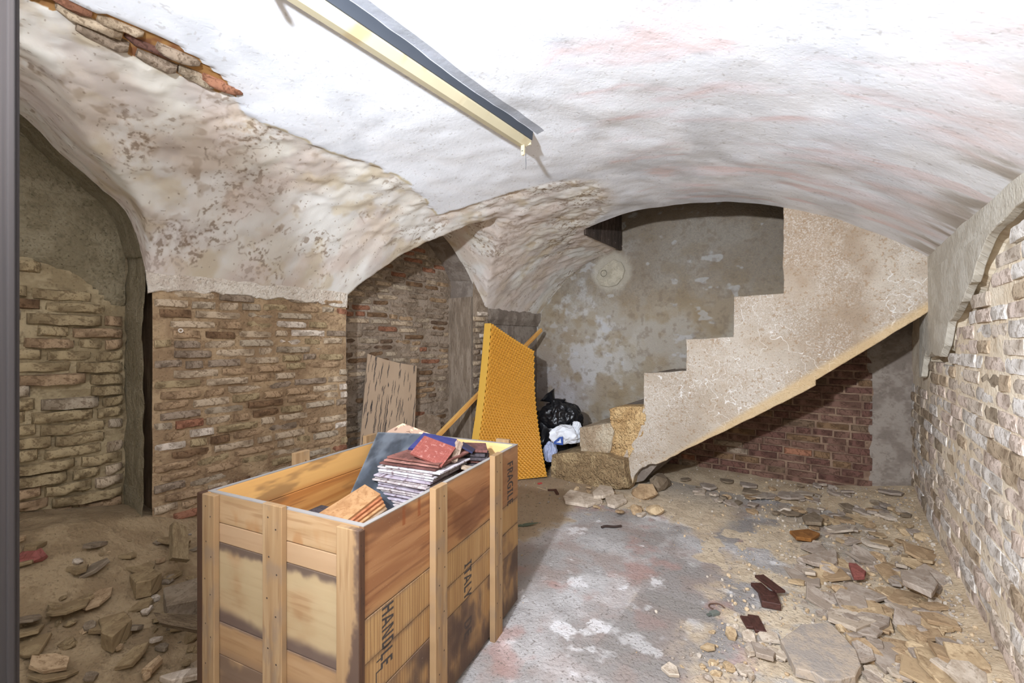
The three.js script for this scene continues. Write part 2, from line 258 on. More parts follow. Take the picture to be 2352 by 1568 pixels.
function bricks(parent, o) {
  const r = rng(o.seed); let n = 0, row = 0; const list = [];
  for (let y = o.y0; y < o.y1 - o.pitch * 0.5; y += o.pitch, row++) {
    let a = o.a0 + (row % 2) * o.len * 0.5 - r() * o.len * 0.4;
    while (a < o.a1) {
      const L = o.len * (0.72 + 0.5 * r()) * (r() < 0.25 ? 0.55 : 1), x0 = Math.max(a, o.a0), x1 = Math.min(a + L, o.a1); a += L + o.gap * (0.6 + 0.8 * r());
      if (x1 - x0 < 0.06) continue; const c = (x0 + x1) / 2, yy = y + o.pitch / 2 + (o.dip ? o.dip(c, y) : 0);
      if (o.keep && !o.keep(c, yy, x0, x1)) continue; if (r() < (o.miss ?? 0.03)) continue;
      list.push([c, yy + (r() - 0.5) * 0.006, x1 - x0, r(), r(), r(), r()]);
    }
  }
  for (const [c, yy, L, r1, r2, r3, r4] of list) {
    const LL = [0.08, 0.12, 0.17, 0.23, 0.29].reduce((b, q) => Math.abs(q - L) < Math.abs(b - L) ? q : b, 0.23), k = Math.floor(r1 * 6);
    const w = typeof o.mix === 'function' ? o.mix(c, yy) : o.mix;
    const m = BM[pick(() => r2, w)], g = brickShape(LL, o.pitch - o.joint, o.depth, k, o.wear);
    const b = part('brick', g, m, parent); b.position.copy(o.put(c, yy, (r3 - 0.5) * (o.uneven ?? 0.01))); b.rotation.set(0, o.turn, 0); b.scale.set(L / LL, 0.9 + 0.16 * r4, 0.85 + 0.5 * r1);
    if (o.orient) o.orient(b, c, yy);
    n++;
  }
  return n;
}
const setting = (name) => structure(group(name, null, RA));

// ceiling: the plastered vault, open over the stairs, with the solid mass above it
{
  const g = setting('ceiling'), n = 236, m = 204, uu = s => lerp(U_F, U_B, s), vv = t => lerp(V_L - 0.0, V_R, t);
  const us = [], vs = []; for (let u = U_F; u < U_B - 0.001; u += 0.025) us.push(u); us.push(U_S, U_B); us.sort((a, b) => a - b);
  for (let v = V_L; v < V_R - 0.001; v += 0.02) vs.push(v); vs.push(-2.14, V_R); vs.sort((a, b) => a - b);
  const geo = grid(us.length - 1, vs.length - 1, (s, t) => { const u = us[Math.round(s * (us.length - 1))], v = vs[Math.round(t * (vs.length - 1))]; return R(u, v, vaultH(u, v)); },
    (s, t) => { const u = (us[Math.floor(s * (us.length - 1))] + us[Math.ceil(s * (us.length - 1))]) / 2, v = (vs[Math.floor(t * (vs.length - 1))] + vs[Math.ceil(t * (vs.length - 1))]) / 2; return !(u > U_S && v > -2.14); },
    p => [(-p.z + 1.7) / 7.2, (p.x + 3.5) / 4.16]);
  part('plaster_vault', geo, vaultMat, g);
  // edge wall of the vault over the stairs and the cheek of the stairwell
  const pts = []; for (let v = -2.14; v <= V_R + 1e-6; v += 0.05) pts.push([v, vaultH(U_S, v) + 0.035]); pts.push([V_R + 0.1, 3.4], [-2.2, 3.4]);
  const eg = new THREE.ExtrudeGeometry(shapeOf(pts), { depth: 0.10, bevelEnabled: false }); eg.translate(0, 0, -U_S + 0.006); part('stairwell_edge', boxUV(eg, (x, y, z) => [x, y]), cementMat, g);
  const slab = box(5.2, 0.2, 7.4, -1.5, 3.4, -1.9); for (let i = 0; i < 5; i++) { const b = box(0.03, 0.62, 0.19, -2.155, 2.98, -4.42 - i * 0.205, 0.002); part('stairwell_board', b, mat({ map: grainTex, color: ['#5d5048', '#544840', '#665850'][i % 3] }), g); }
  part('slab', boxUV(slab, (x, y, z) => [x, z]), cementMat, g);
  // bricks laid bare where the plaster has come away
  const rr = rng(5); const rows = [[-2.215, 0.16], [-2.262, 0.17], [-2.315, 0.16]];
  const holes = [[0.60, -2.262], [0.78, -2.315], [0.68, -2.30]];
  rows.forEach(([v0, L], ri) => { for (let u = 0.04 + ri * 0.07; u < 0.93; u += L + 0.022) { const l = L * (0.85 + 0.3 * rr()), uc = u + l / 2, vc = v0 - 0.09 * ss(0.55, 0.95, uc) + 0.02 * ss(0.3, 0.1, uc); if (!inPoly(uc, vc, PATCH)) continue; const dark = (ri === 1 && uc > 0.48 && uc < 0.64) || (ri === 2 && uc > 0.62);
    const b = part('brick', brickShape(0.17, 0.042, 0.05, ri * 3 + Math.floor(rr() * 3), 0.5), BM[dark ? 'deep' : ['chalk', 'grey', 'red', 'wash', 'clay'][Math.floor(rr() * 4.4)]], g);
    const y = vaultAt(uc, vc), sl = (vaultAt(uc, vc + 0.02) - vaultAt(uc, vc - 0.02)) / 0.04; const nrm = new THREE.Vector3(sl, -1, 0).normalize();
    const X = new THREE.Vector3(0, 0, -1), Z = nrm, Y = new THREE.Vector3().crossVectors(Z, X); b.setRotationFromMatrix(new THREE.Matrix4().makeBasis(X, Y, Z)); b.position.copy(R(uc, vc, y)).addScaledVector(nrm, dark ? -0.050 : -0.036); b.scale.x = l / 0.17; } });
}
// left wall between the two niches
const H_SPR = 1.87;
{
  const g = setting('wall_left'), put = (a, y, d) => R(a, V_L - d, y);
  part('mortar', wallFace(0.878, 2.226, -0.05, H_SPR + 0.10, 0.03, put, 0.012, 2), MORT.left, g);
  part('core', merge([box(0.36, 2.05, 1.30, V_L - 0.20, 0.97, -1.56)]), MORT.left, g);
  bricks(g, { seed: 11, a0: 0.885, a1: 2.235, y0: 0.02, y1: H_SPR - 0.01, pitch: 0.0655, len: 0.235, gap: 0.02, joint: 0.016, depth: 0.030, wear: 0.5, turn: Math.PI / 2, uneven: 0.016, miss: 0.05,
    put: (a, y, d) => R(a, V_L - 0.015 + d * 0.7, y), dip: (a) => 0.012 * Math.sin(a * 4), mix: (a, y) => ({ wash: 3, tan: 3, sand: 2, grey: 1.6, red: 0.6 + (y < 0.9 ? 0.5 : 0), brown: 0.5 + (y < 0.8 ? 0.5 : 0), chalk: 1 + ss(1.6, 2.2, a) * 2, pale: 0.5 + 1.5 * ss(1.7, 2.2, a) }) });
}
{
  const g = scene.getObjectByName('wall_left'), e = rough([[0.86, 1.815, 1], [1.2, 1.835, 1], [1.6, 1.83, 1], [1.95, 1.82, 1], [2.225, 1.80, 1], [2.232, 1.95, 0], [0.85, 1.95, 0]], 0.03, 0.028, 77);
  const pg = new THREE.ExtrudeGeometry(shapeOf(e), { depth: 0.014, bevelEnabled: true, bevelSize: 0.006, bevelThickness: 0.006, bevelSegments: 1 }); pg.rotateY(Math.PI / 2); pg.translate(V_L - 0.004, 0, 0); boxUV(pg, (x, y, z) => [z, y]); part('plaster_lip', pg, creamPlaster, g);
}
// the narrow pier behind the foam panel and the grey bay beside the stairs, toned darker in place of a shadow
{
  const g = setting('wall_pier'), put = (a, y, d) => R(a, V_L + 0.02 - d, y);
  part('mortar', wallFace(3.88, 4.16, -0.05, 2.26, 0.02, put, 0.012, 6, (a, y) => y < Math.max(1.98, lun(a) + 0.03)), MORT.niche, g);
  part('core', box(0.4, 2.1, 0.30, V_L - 0.205, 0.98, -4.03), MORT.niche, g);
  bricks(g, { seed: 15, a0: 3.885, a1: 4.16, y0: 0.02, y1: 1.90, pitch: 0.066, len: 0.235, gap: 0.02, joint: 0.016, depth: 0.032, wear: 0.5, turn: Math.PI / 2, uneven: 0.016, put: (a, y, d) => R(a, V_L + 0.015 + d * 0.6, y), mix: { wash: 3, chalk: 3, grey: 2, pale: 2, tan: 1 } });
  const h = setting('wall_bay'), put2 = (a, y, d) => R(a, V_L - 0.06 - d, y);
  part('shade_toned_cement', wallFace(4.15, 5.40, -0.05, 1.80, 0.04, put2, 0.014, 9), cementMat, h);
  part('shade_toned_ledge', wallFace(4.12, 5.40, 1.72, 1.98, 0.03, (a, y, d) => R(a, V_L + 0.01 - d - 0.05 * ss(1.80, 1.72, y), y), 0.016, 19), cementMat, h);
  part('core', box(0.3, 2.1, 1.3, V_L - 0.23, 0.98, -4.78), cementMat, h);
}
// the two niches: back walls of brick, jambs and brick heads
function niche(name, u0, u1, v0, mortar, arch, o) {
  const g = setting(name), put = (a, y, d) => R(a, v0 - d, y);
  part('mortar', wallFace(u0 - 0.02, u1 + 0.02, -0.05, o.top, 0.035, put, 0.01, o.seed), mortar, g);
  part('core', box(0.15, 3.2, u1 - u0 + 0.3, v0 - 0.10, 1.5, -(u0 + u1) / 2), mortar, g);
  if (o.jamb) part('jamb', wallFace(V_L + 0.005, v0, -0.05, 2.45, 0.03, (a, y, d) => R(o.jamb(a, y) + d, a, y), 0.012, o.seed + 3), o.jambMat, g);
  part('niche_head', grid(40, 6, (s, t) => { const u = lerp(u0, u1, s); return R(u, lerp(V_L + 0.01, v0, t), Math.max(lun(u), 1.9) + 0.03 + 0.04 * t + 0.02 * (fbm(u * 8, t * 3, 3) - 0.5)); }, null, (p) => [(p.z + p.y) / 0.9, p.x / 0.9]), o.jambMat, g);
  return g;
}
{
  const g = niche('wall_niche', -1.2, 0.83, -3.80, MORT.sandy, lunA, { top: 3.0, seed: 31, jambMat: sandyPlaster, jamb: (a, y) => 0.825 + 0.02 * fbm(y * 9, a * 5, 3) });
  const ys = a => 1.97 + 0.10 * (fbm(a * 5, 2, 3) - 0.5) - 0.22 * ss(0.56, 0.80, a);
  part('plaster', wallFace(-1.2, 0.83, 1.66, 2.95, 0.03, (a, y, d) => R(a, -3.775 - d * 0.8 - 0.05 * ss(ys(a) + 0.02, ys(a) - 0.03, y), y), 0.016, 37, null), sandyPlaster, g);
  bricks(g, { seed: 33, a0: -0.05, a1: 0.82, y0: 0.2, y1: 2.02, pitch: 0.074, len: 0.27, gap: 0.018, joint: 0.010, depth: 0.045, wear: 0.72, turn: Math.PI / 2, uneven: 0.03, miss: 0.05, keep: (a, y) => y < ys(a) - 0.01, dip: a => 0.012 * Math.sin(a * 5 + 1), put: (a, y, d) => R(a, -3.80 - 0.006 + d * 0.6, y), mix: { sand: 5, wash: 1.5, tan: 2, brown: 0.5, chalk: 0.6 } });
  const h = niche('wall_recess', 2.226, 3.90, -3.78, MORT.niche, lunB, { top: 3.0, seed: 41, jambMat: cementMat, jamb: (a, y) => 3.90 + 0.03 * fbm(y * 7, a * 5 + 3, 3) });
  part('far_jamb', wallFace(V_L, -3.78, -0.05, 2.2, 0.06, (a, y, d) => R(2.226 + d, a, y), 0.01, 46), MORT.niche, h);
  bricks(h, { seed: 43, a0: 2.235, a1: 3.87, y0: 0.05, y1: 2.75, pitch: 0.0665, len: 0.245, gap: 0.02, joint: 0.018, depth: 0.03, wear: 0.55, turn: Math.PI / 2, uneven: 0.02, miss: 0.04, keep: (a, y) => y < lun(a) + 0.06 && a < 3.84 - 0.08 * ss(1.8, 0.6, y), dip: (a, y) => 0.03 * Math.sin(a * 2.2 + 2), put: (a, y, d) => R(a, -3.795 + d * 0.7, y), mix: (a, y) => ({ grey: 3, chalk: 2.5, wash: 1.2, brown: 1, red: 0.4 + ss(1.9, 2.4, y) * 1.5, dark: 0.6, tan: 0.6 }) });
}
// wall behind the stairs: plaster above, brick below the flight
{
  const g = setting('wall_back'), put = (a, y, d) => R(U_B + d, a, y);
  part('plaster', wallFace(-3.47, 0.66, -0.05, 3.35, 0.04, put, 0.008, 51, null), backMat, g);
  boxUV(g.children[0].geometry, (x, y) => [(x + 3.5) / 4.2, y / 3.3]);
  part('core', box(4.5, 3.5, 0.15, -1.5, 1.7, -U_B - 0.10), cementMat, g);
  const sof = a => 0.205 + 0.767 * (a + 1.404);
  part('mortar', wallFace(-1.9, 0.63, -0.05, 1.72, 0.04, (a, y, d) => R(U_B - 0.012 + d, a, y), 0.006, 55, (a, y) => y < sof(a) + 0.2), MORT.under, g);
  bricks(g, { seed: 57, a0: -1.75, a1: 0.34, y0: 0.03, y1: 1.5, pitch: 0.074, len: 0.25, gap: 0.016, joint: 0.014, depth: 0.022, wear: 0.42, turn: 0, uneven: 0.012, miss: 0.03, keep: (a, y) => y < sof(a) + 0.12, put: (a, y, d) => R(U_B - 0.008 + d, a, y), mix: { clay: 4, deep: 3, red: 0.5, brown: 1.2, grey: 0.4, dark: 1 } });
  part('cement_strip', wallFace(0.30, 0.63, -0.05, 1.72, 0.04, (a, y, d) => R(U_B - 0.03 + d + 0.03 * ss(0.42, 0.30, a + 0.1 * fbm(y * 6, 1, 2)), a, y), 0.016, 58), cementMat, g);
  // the round patch of old plaster with the ring in it
  const pm = mat({ map: mortarMap([196, 188, 168], [176, 168, 150], [150, 140, 118], 91), bumpMap: gritTex, bumpScale: 0.006 });
  const pp = rough([[-2.50, 2.34], [-2.44, 2.25], [-2.33, 2.225], [-2.22, 2.24], [-2.14, 2.32], [-2.12, 2.42], [-2.17, 2.52], [-2.27, 2.56], [-2.38, 2.50], [-2.47, 2.43]], 0.03, 0.012, 3);
  const pg = new THREE.ExtrudeGeometry(shapeOf(pp), { depth: 0.014, bevelEnabled: true, bevelSize: 0.006, bevelThickness: 0.006, bevelSegments: 1 }); pg.translate(0, 0, -U_B + 0.004);
  const patch = part('plaster_patch', pg, pm, g);
  const ring = new THREE.TorusGeometry(0.042, 0.005, 6, 24); ring.translate(-2.40, 2.40, -U_B + 0.026); part('ring', ring, pm, patch);
}
// right wall: worn pale brick below, a sheet of plaster above
const RP = [[4.62, 1.20], [4.54, 1.22], [4.47, 1.36], [4.36, 1.44], [4.28, 1.41], [4.10, 1.44], [3.95, 1.42], [3.84, 1.40], [3.74, 1.46], [3.62, 1.62], [3.46, 1.68], [3.30, 1.71], [3.10, 1.80], [2.98, 1.90], [2.80, 1.96], [2.52, 2.01], [2.2, 2.04], [1.5, 2.06], [0.4, 2.08]];
const rpY = table(RP.slice().reverse());
{
  const g = setting('wall_right'), put = (a, y, d) => R(a, V_R + 0.012 + d + 0.07 * ss(0.07, 0.035, Math.abs(y - rpY(Math.min(a, 4.62)) + 0.02)) * ss(4.5, 4.3, a), y);
  part('mortar', wallFace(5.42, U_F, -0.05, 2.35, 0.03, put, 0.010, 61, null), MORT.right, g);
  part('core', box(0.2, 3.6, 7.4, V_R + 0.15, 1.7, -1.9), MORT.right, g);
  bricks(g, { seed: 63, a0: 1.45, a1: 5.38, y0: 0.03, y1: 2.1, pitch: 0.078, len: 0.27, gap: 0.012, joint: 0.009, depth: 0.034, wear: 0.22, turn: -Math.PI / 2, uneven: 0.012, miss: 0.02, keep: (a, y) => y < rpY(Math.min(a, 4.62)) - 0.055 && !(a > 4.6 && y > 1.5), put: (a, y, d) => R(a, V_R + 0.039 + d * 0.6, y),
    mix: (a, y) => ({ pink: 3, pale: 3, white: 2.5 + 1.5 * ss(4, 2.4, a), wash: 0.7 + 2 * ss(3.4, 4.6, a), chalk: 0.2 + 1.2 * ss(3.8, 4.8, a) }) });
  const top = []; for (let a = 0.4; a <= 4.62; a += 0.2) top.push([a, 2.30]); top.push([4.62, 2.30]);
  const edge = rough(RP.map(p => [p[0], p[1], 1]), 0.03, 0.008, 8, false).map(([x, y]) => [x, y + 0.05 * (fbm(x * 4 + 9, 3, 3) - 0.5)]);
  const sh = edge.concat(top);
  const pg = new THREE.ExtrudeGeometry(shapeOf(sh.map(p => [p[0], p[1]])), { depth: 0.030, bevelEnabled: true, bevelSize: 0.003, bevelThickness: 0.003, bevelSegments: 1 });
  // shape is in (u, y): turn so that u runs along -z and the depth along -x
  const q = pg.attributes.position; for (let i = 0; i < q.count; i++) { const u = q.getX(i), y = q.getY(i), d = q.getZ(i); q.setXYZ(i, V_R + 0.0 - d + 0.008 * n3(u * 3, y * 3, 1), y, -u); } pg.computeVertexNormals(); boxUV(pg, (x, y, z) => [(z + x) / 1.2, (y + x * 0.7) / 1.2]);
  part('plaster', pg, plainPlaster, g);
}
// wall behind the camera closes the cellar
{ const g = setting('wall_front'); part('plaster', box(5.4, 3.7, 0.2, -1.5, 1.7, -U_F + 0.10), mat({ color: '#e6e3dc' }), g); }
// floor
const sandMat = mat({ map: rep(mortarMap([208, 188, 158], [190, 168, 138], [160, 138, 110], 101), 1, 1), bumpMap: gritTex, bumpScale: 0.005 });
const dustMat = mat({ map: mortarMap([160, 138, 106], [140, 118, 88], [112, 92, 66], 111), bumpMap: gritTex, bumpScale: 0.006 });
const floorH = (u, v) => 0.010 * (fbm(u * 3 + 5, v * 3, 3) - 0.5);
{
  const g = setting('floor');
  part('concrete', grid(240, 150, (s, t) => { const u = lerp(U_F - 0.1, U_B + 0.1, s), v = lerp(-3.9, 0.75, t); return R(u, v, floorH(u, v)); }, null, p => [(-p.z + 1.7) / 7.2, (p.x + 3.9) / 4.6]), floorMat, g);
  part('base', box(5.2, 0.2, 7.4, -1.5, -0.13, -1.9), cementMat, g);
}
// heaps of sand and plaster dust against the walls
const hwL = table([[-1.6, 0.50], [0.4, 0.49], [0.85, 0.42], [1.2, 0.31], [1.6, 0.20], [2.0, 0.12], [2.4, 0.06], [2.8, 0.03], [3.9, 0.03], [4.2, 0.02]]);
const heapL = (u, v) => { const t = clamp((v - V_L) / (0.75 + 0.55 * ss(1.6, 0.2, u))); return hwL(u) * Math.pow(1 - t, 1.6) + 0.05 * (fbm(u * 5, v * 5 + 3, 4) - 0.5) * (1 - 0.6 * t) - 0.012 * ss(0.7, 1, t) - 0.03 * ss(0.9, 1, t); };
const heapR = (u, v) => { const d = V_R - v, w = 0.30 + 0.14 * fbm(u * 2.2, 4, 2) + 0.35 * ss(4.2, 5.2, u); return (0.13 + 0.05 * ss(2.6, 1.8, u)) * Math.pow(1 - clamp(d / w), 1.3) + 0.07 * ss(4.5, 5.3, u) * ss(-2.0, -1.2, v) + 0.035 * (fbm(u * 6, v * 6 + 9, 4) - 0.42) * ss(1.0, 0.3, d - 0.8 * ss(4.2, 4.6, u)) - 0.02; };
const groundAt = (u, v) => Math.max(floorH(u, v), v < -1.7 ? heapL(u, v) : heapR(u, v));
{
  const a = mesh('sand_heap', grid(120, 60, (s, t) => { const u = lerp(U_F, 3.9, s), v = lerp(-3.81, -1.9, t); return R(u, v, heapL(u, v)); }, null, p => [p.x / 0.9, p.z / 0.9]), dustMat); a.rotation.y = RA; a.userData.kind = 'stuff'; tag(a, 'heap of tan sand and dust banked against the left brick wall', 'sand heap');
  const b = mesh('sand_heap', grid(140, 60, (s, t) => { const u = lerp(0.6, U_B, s), v = lerp(-1.9, V_R + 0.02, t); return R(u, v, heapR(u, v)); }, (s, t) => { const u = lerp(0.6, U_B, s), v = lerp(-1.9, V_R + 0.02, t); return heapR(u, v) > -0.03 && !(u < 4.0 && v < -0.9); }, p => [p.x / 0.9, p.z / 0.9]), sandMat); b.rotation.y = RA; b.userData.kind = 'stuff'; tag(b, 'sandy drift of plaster dust along the foot of the right wall', 'sand heap');
}
// ---------------------------------------------------------------- things
function rebase(g, u, v, y) { const b = R(u, v, y); g.children.forEach(c => c.position.sub(b)); g.position.copy(W(u, v, y)); g.rotation.y = RA; return g; }
function settle(o, p) { o.geometry.translate(-p.x, -p.y, -p.z); o.position.copy(p); return o; }
const pxGround = (px, py, lift = 0) => { const a = (px - CX) / FPX, b = (py - CY) / FPX; let z = 0.5; for (; z < 8; z += 0.01) { const x = a * z, y = EYE - b * z, u = x * SA + z * CA, v = x * CA - z * SA; if (y <= groundAt(u, v) + lift) break; } return new THREE.Vector3(a * z, EYE - b * z, -z); };
// a plate between four world corners (TL, TR, BR, BL) with thickness behind it
function plate(c, th, nx = 1, ny = 1, edge, wob = 0) {
  const [tl, tr, br, bl] = c, N = new THREE.Vector3().crossVectors(tr.clone().sub(tl), bl.clone().sub(tl)).normalize();
  const at = (s, t) => tl.clone().lerp(tr, s).lerp(bl.clone().lerp(br, s), t);
  const f = (s, t, d) => { let S = s, T = t; if (edge) [S, T] = edge(s, t); return at(S, T).addScaledVector(N, d + wob * n3(s * 3 + 1, t * 3, 5)); };
  const flip = (g) => g;
  const parts = [grid(nx, ny, (s, t) => f(s, t, 0)), grid(nx, ny, (s, t) => f(s, t, th)),
    grid(nx, 1, (s, t) => f(s, 0, th * t)), grid(nx, 1, (s, t) => f(s, 1, th * t)), grid(ny, 1, (s, t) => f(0, s, th * t)), grid(ny, 1, (s, t) => f(1, s, th * t))];
  return merge(parts);
}
function plateMesh(name, c, th, m, o = {}) { const g = plate(c, th, o.nx, o.ny, o.edge, o.wob); const b = new THREE.Box3().setFromBufferAttribute(g.attributes.position); const p = b.getCenter(new THREE.Vector3()); p.y = b.min.y; return settle(mesh(name, g, m), p); }
const metal = (c, r = 0.5) => mat({ color: c, metalness: 0.6, roughness: r });

// door leaf standing open at the left edge of the view
{
  const hinge = new THREE.Vector3(-1.665, 0, -0.075), end = new THREE.Vector3(-1.036, 0, -0.915), L = hinge.distanceTo(end);
  const g = structure(group('door_1', hinge, Math.atan2(-(end.z - hinge.z), end.x - hinge.x)));
  const dm = mat({ map: tex(256, 256, (x, y) => mix3([50, 43, 40], [34, 29, 27], fbm(x * 30, y * 4, 4))), roughness: 0.95 });
  part('leaf', box(L, 2.32, 0.036, L / 2, 1.18, -0.018, 0.003), dm, g);
  for (const [x0, x1] of [[0, 0.11], [L - 0.11, L]]) part('stile', box(x1 - x0, 2.32, 0.012, (x0 + x1) / 2, 1.18, 0.006, 0.003), dm, g);
  for (const y of [0.12, 1.05, 2.27]) part('rail', box(L - 0.22, 0.14, 0.012, L / 2, y, 0.006, 0.003), dm, g);
  part('bead', box(0.012, 2.32, 0.014, L - 0.012, 1.18, 0.014, 0.004), dm, g);
}
// fluorescent batten without its tube
{
  const g = group('ceiling_lamp'); tag(g, 'long cream metal lamp batten without a tube, fixed along the white vault', 'lamp');
  const u0 = 0.62, u1 = 2.30;
  const ext = pts => { const e = new THREE.ExtrudeGeometry(shapeOf(pts), { depth: u1 - u0, bevelEnabled: false }); e.translate(0, 0, -u1); return e; };
  const cream = mat({ map: tex(256, 64, (x, y) => mix3(mix3([206, 196, 166], [194, 184, 154], fbm(x * 8, y * 4, 3)), [170, 144, 100], 0.5 * ss(0.62, 0.8, fbm(x * 22, y * 14 + 3, 4)))), roughness: 0.45 });
  const dark = mat({ color: '#3f444c', roughness: 0.6 });
  part('housing', boxUV(ext([[-1.602, 2.795], [-1.598, 2.744], [-1.560, 2.740], [-1.520, 2.764], [-1.519, 2.775], [-1.565, 2.795]]), (x, y, z) => [z / 1.7, y]), cream, g);
  part('spine', ext([[-1.575, 2.83], [-1.570, 2.776], [-1.512, 2.772], [-1.506, 2.83]]), dark, g);
  for (const u of [u1 - 0.02, u0 + 0.03]) { const s = new THREE.Shape(); s.moveTo(-0.010, 0); s.lineTo(-0.010, -0.055); s.absarc(0, -0.055, 0.010, Math.PI, 2 * Math.PI); s.lineTo(0.010, 0); const e = new THREE.ExtrudeGeometry(s, { depth: 0.012, bevelEnabled: true, bevelSize: 0.002, bevelThickness: 0.002, bevelSegments: 1 }); e.translate(-1.566, 2.745, -u); const h = part('lamp_holder', e, cream, g); const sl = box(0.010, 0.005, 0.003, -1.566, 2.705, -u + 0.0145); part('slot', sl, dark, h); }
  part('end_cap', box(0.072, 0.042, 0.006, -1.560, 2.768, -u1 - 0.002), cream, g);
  rebase(g, 1.46, -1.56, 2.70);
  const wire = mesh('wire_end', new THREE.TubeGeometry(new THREE.CatmullRomCurve3([R(2.30, -1.562, 2.70), R(2.305, -1.565, 2.66), R(2.30, -1.560, 2.635), R(2.305, -1.566, 2.60)]), 12, 0.0015, 5), dark); wire.geometry.rotateY(RA); settle(wire, W(2.3, -1.562, 2.60)); tag(wire, 'short black wire end hanging below the tip of the lamp batten', 'wire');
}
// masonry staircase along the back wall
{
  const g = group('staircase'); tag(g, 'plastered masonry staircase climbing to the right along the back wall', 'staircase');
  const F = (px, py, uF = U_S) => { const a = (px - CX) / FPX, b = (CY - py) / FPX, z = uF / (SA * a + CA); return [z * (CA * a - SA), EYE + b * z]; };
  const face = [[1480, 937, .5], [1481, 858, .4], [1578, 854, .5], [1579, 781, .4], [1687, 775, .5], [1688, 683, .4], [1803, 675, .5], [1801, 600, .5], [1803, 470, .5], [1850, 476, 0], [1950, 505, 0], [2050, 545, 0], [2130, 585, 0], [2142, 600, 0], [2140, 709, .2], [2136, 711, .3], [1871, 872, .4], [1871, 884, .4], [1750, 946, .3], [1570, 1033, .5], [1508, 1066, 1], [1487, 1066, 1], [1468, 1076, 1], [1456, 1092, 1], [1446, 1122, 1], [1419, 1122, 1], [1423, 1077, 1], [1432, 1055, 1], [1441, 1033, 1], [1463, 1006, 1], [1474, 975, 1], [1477, 948, 1]];
  const pts = rough(face.map(([x, y, r]) => [...F(x, y), r]), 0.035, 0.014, 4);
  const sg = new THREE.ExtrudeGeometry(shapeOf(pts), { depth: 0.10, bevelEnabled: true, bevelSize: 0.008, bevelThickness: 0.008, bevelSegments: 2 }); sg.translate(0, 0, -U_S - 0.10 + 0.0); boxUV(sg, (x, y) => [(x + 2.6) / 3.3, y / 2.8]);
  part('stringer', sg, stringerMat, g);
  // body of the flight behind the plastered face, a slab with a sloping underside
  const treadMat = mat({ map: mortarMap([150, 136, 122], [124, 110, 98], [92, 80, 70], 131), bumpMap: gritTex, bumpScale: 0.01 });
  const coreMat = mat({ map: mortarMap([222, 188, 136], [196, 160, 110], [150, 118, 80], 141), bumpMap: gritTex, bumpScale: 0.03 });
  const stoneMat = mat({ map: mortarMap([198, 184, 160], [172, 152, 126], [136, 114, 86], 151), bumpMap: gritTex, bumpScale: 0.014 });
  const body = [[1406, 990], [1404, 940], [1478, 940], [1480, 862], [1576, 858], [1578, 786], [1686, 780], [1687, 688], [1800, 680]].map(p => F(...p));
  const e0 = F(1800, 680); body.push([V_R - 0.01, e0[1]], [V_R - 0.01, 1.76], F(2136, 711), F(1508, 1066), F(1470, 1110), F(1419, 1122), F(1400, 1040));
  const bg = new THREE.ExtrudeGeometry(shapeOf(body), { depth: U_B - U_S - 0.12, bevelEnabled: false }); bg.translate(0, 0, -U_B + 0.01); boxUV(bg, (x, y, z, nx, ny, nz) => Math.abs(nz) > 0.5 ? [x, y] : [x + y, z]);
  part('flight', bg, cementMat, g);
  const steps = [[1403, 1480, 937], [1480, 1578, 857], [1578, 1687, 779], [1687, 1803, 680]];
  steps.forEach(([x0, x1, y], i) => { const a = F(x0, y + 2), b = F(x1, y - 3), w = b[0] - a[0]; const t = grid(10, 24, (s, q) => { const vv = lerp(a[0] + 0.006, b[0], s), uu = lerp(U_S + 0.015, U_B - 0.01, q); return R(uu, vv, a[1] - 0.01 + 0.012 + 0.014 * (fbm(vv * 9, uu * 9 + i * 7, 3) - 0.5) - 0.012 * ss(0.25, 0, s)); }, null, p => [p.x, p.z]); const r = grid(2, 24, (s, q) => { const uu = lerp(U_S + 0.09, U_B - 0.01, q); return R(uu, a[0] + 0.004, lerp(a[1] - 0.38, a[1], s)); }, null, p => [p.y, p.z]); part('step', merge([t, r]), treadMat, g); });
  // the bare core where the plaster face has broken away
  const cp = rough([[1402, 940, .6], [1420, 936, .4], [1480, 936, .3], [1484, 960, 1], [1478, 1000, 1], [1452, 1036, 1], [1440, 1060, 1], [1430, 1122, 1], [1388, 1122, 1], [1395, 1060, 1], [1392, 1040, 1], [1404, 1000, 1]].map(([x, y, r]) => [...F(x, y), r]), 0.03, 0.02, 14);
  const cg = roughSolid(cp, U_S + 0.012, 0.18, 0.03, 15); part('bare_core', cg, coreMat, g);
  // first low blocks
  const b1 = rough([[1334, 984, .4], [1400, 974, .4], [1408, 990, .5], [1402, 1030, .5], [1392, 1052, .8], [1336, 1050, .6]].map(([x, y, r]) => [...F(x, y, U_S - 0.02), r]), 0.03, 0.012, 24);
  part('bottom_step', roughSolid(b1, U_S - 0.02, 1.05, 0.012, 25), stoneMat, g);
  const b0 = rough([[1269, 1046, .6], [1300, 1041, .5], [1336, 1042, .5], [1390, 1046, .5], [1430, 1060, .8], [1440, 1118, .8], [1380, 1124, .5], [1268, 1112, .5]].map(([x, y, r]) => [...F(x, y, 4.17), r]), 0.03, 0.016, 34);
  part('bottom_step', roughSolid(b0, 4.17, 1.15, 0.022, 35), mat({ map: mortarMap([186, 162, 122], [150, 126, 92], [110, 88, 62], 161), bumpMap: gritTex, bumpScale: 0.025 }), g);
  rebase(g, 4.7, -0.9, 0);
}
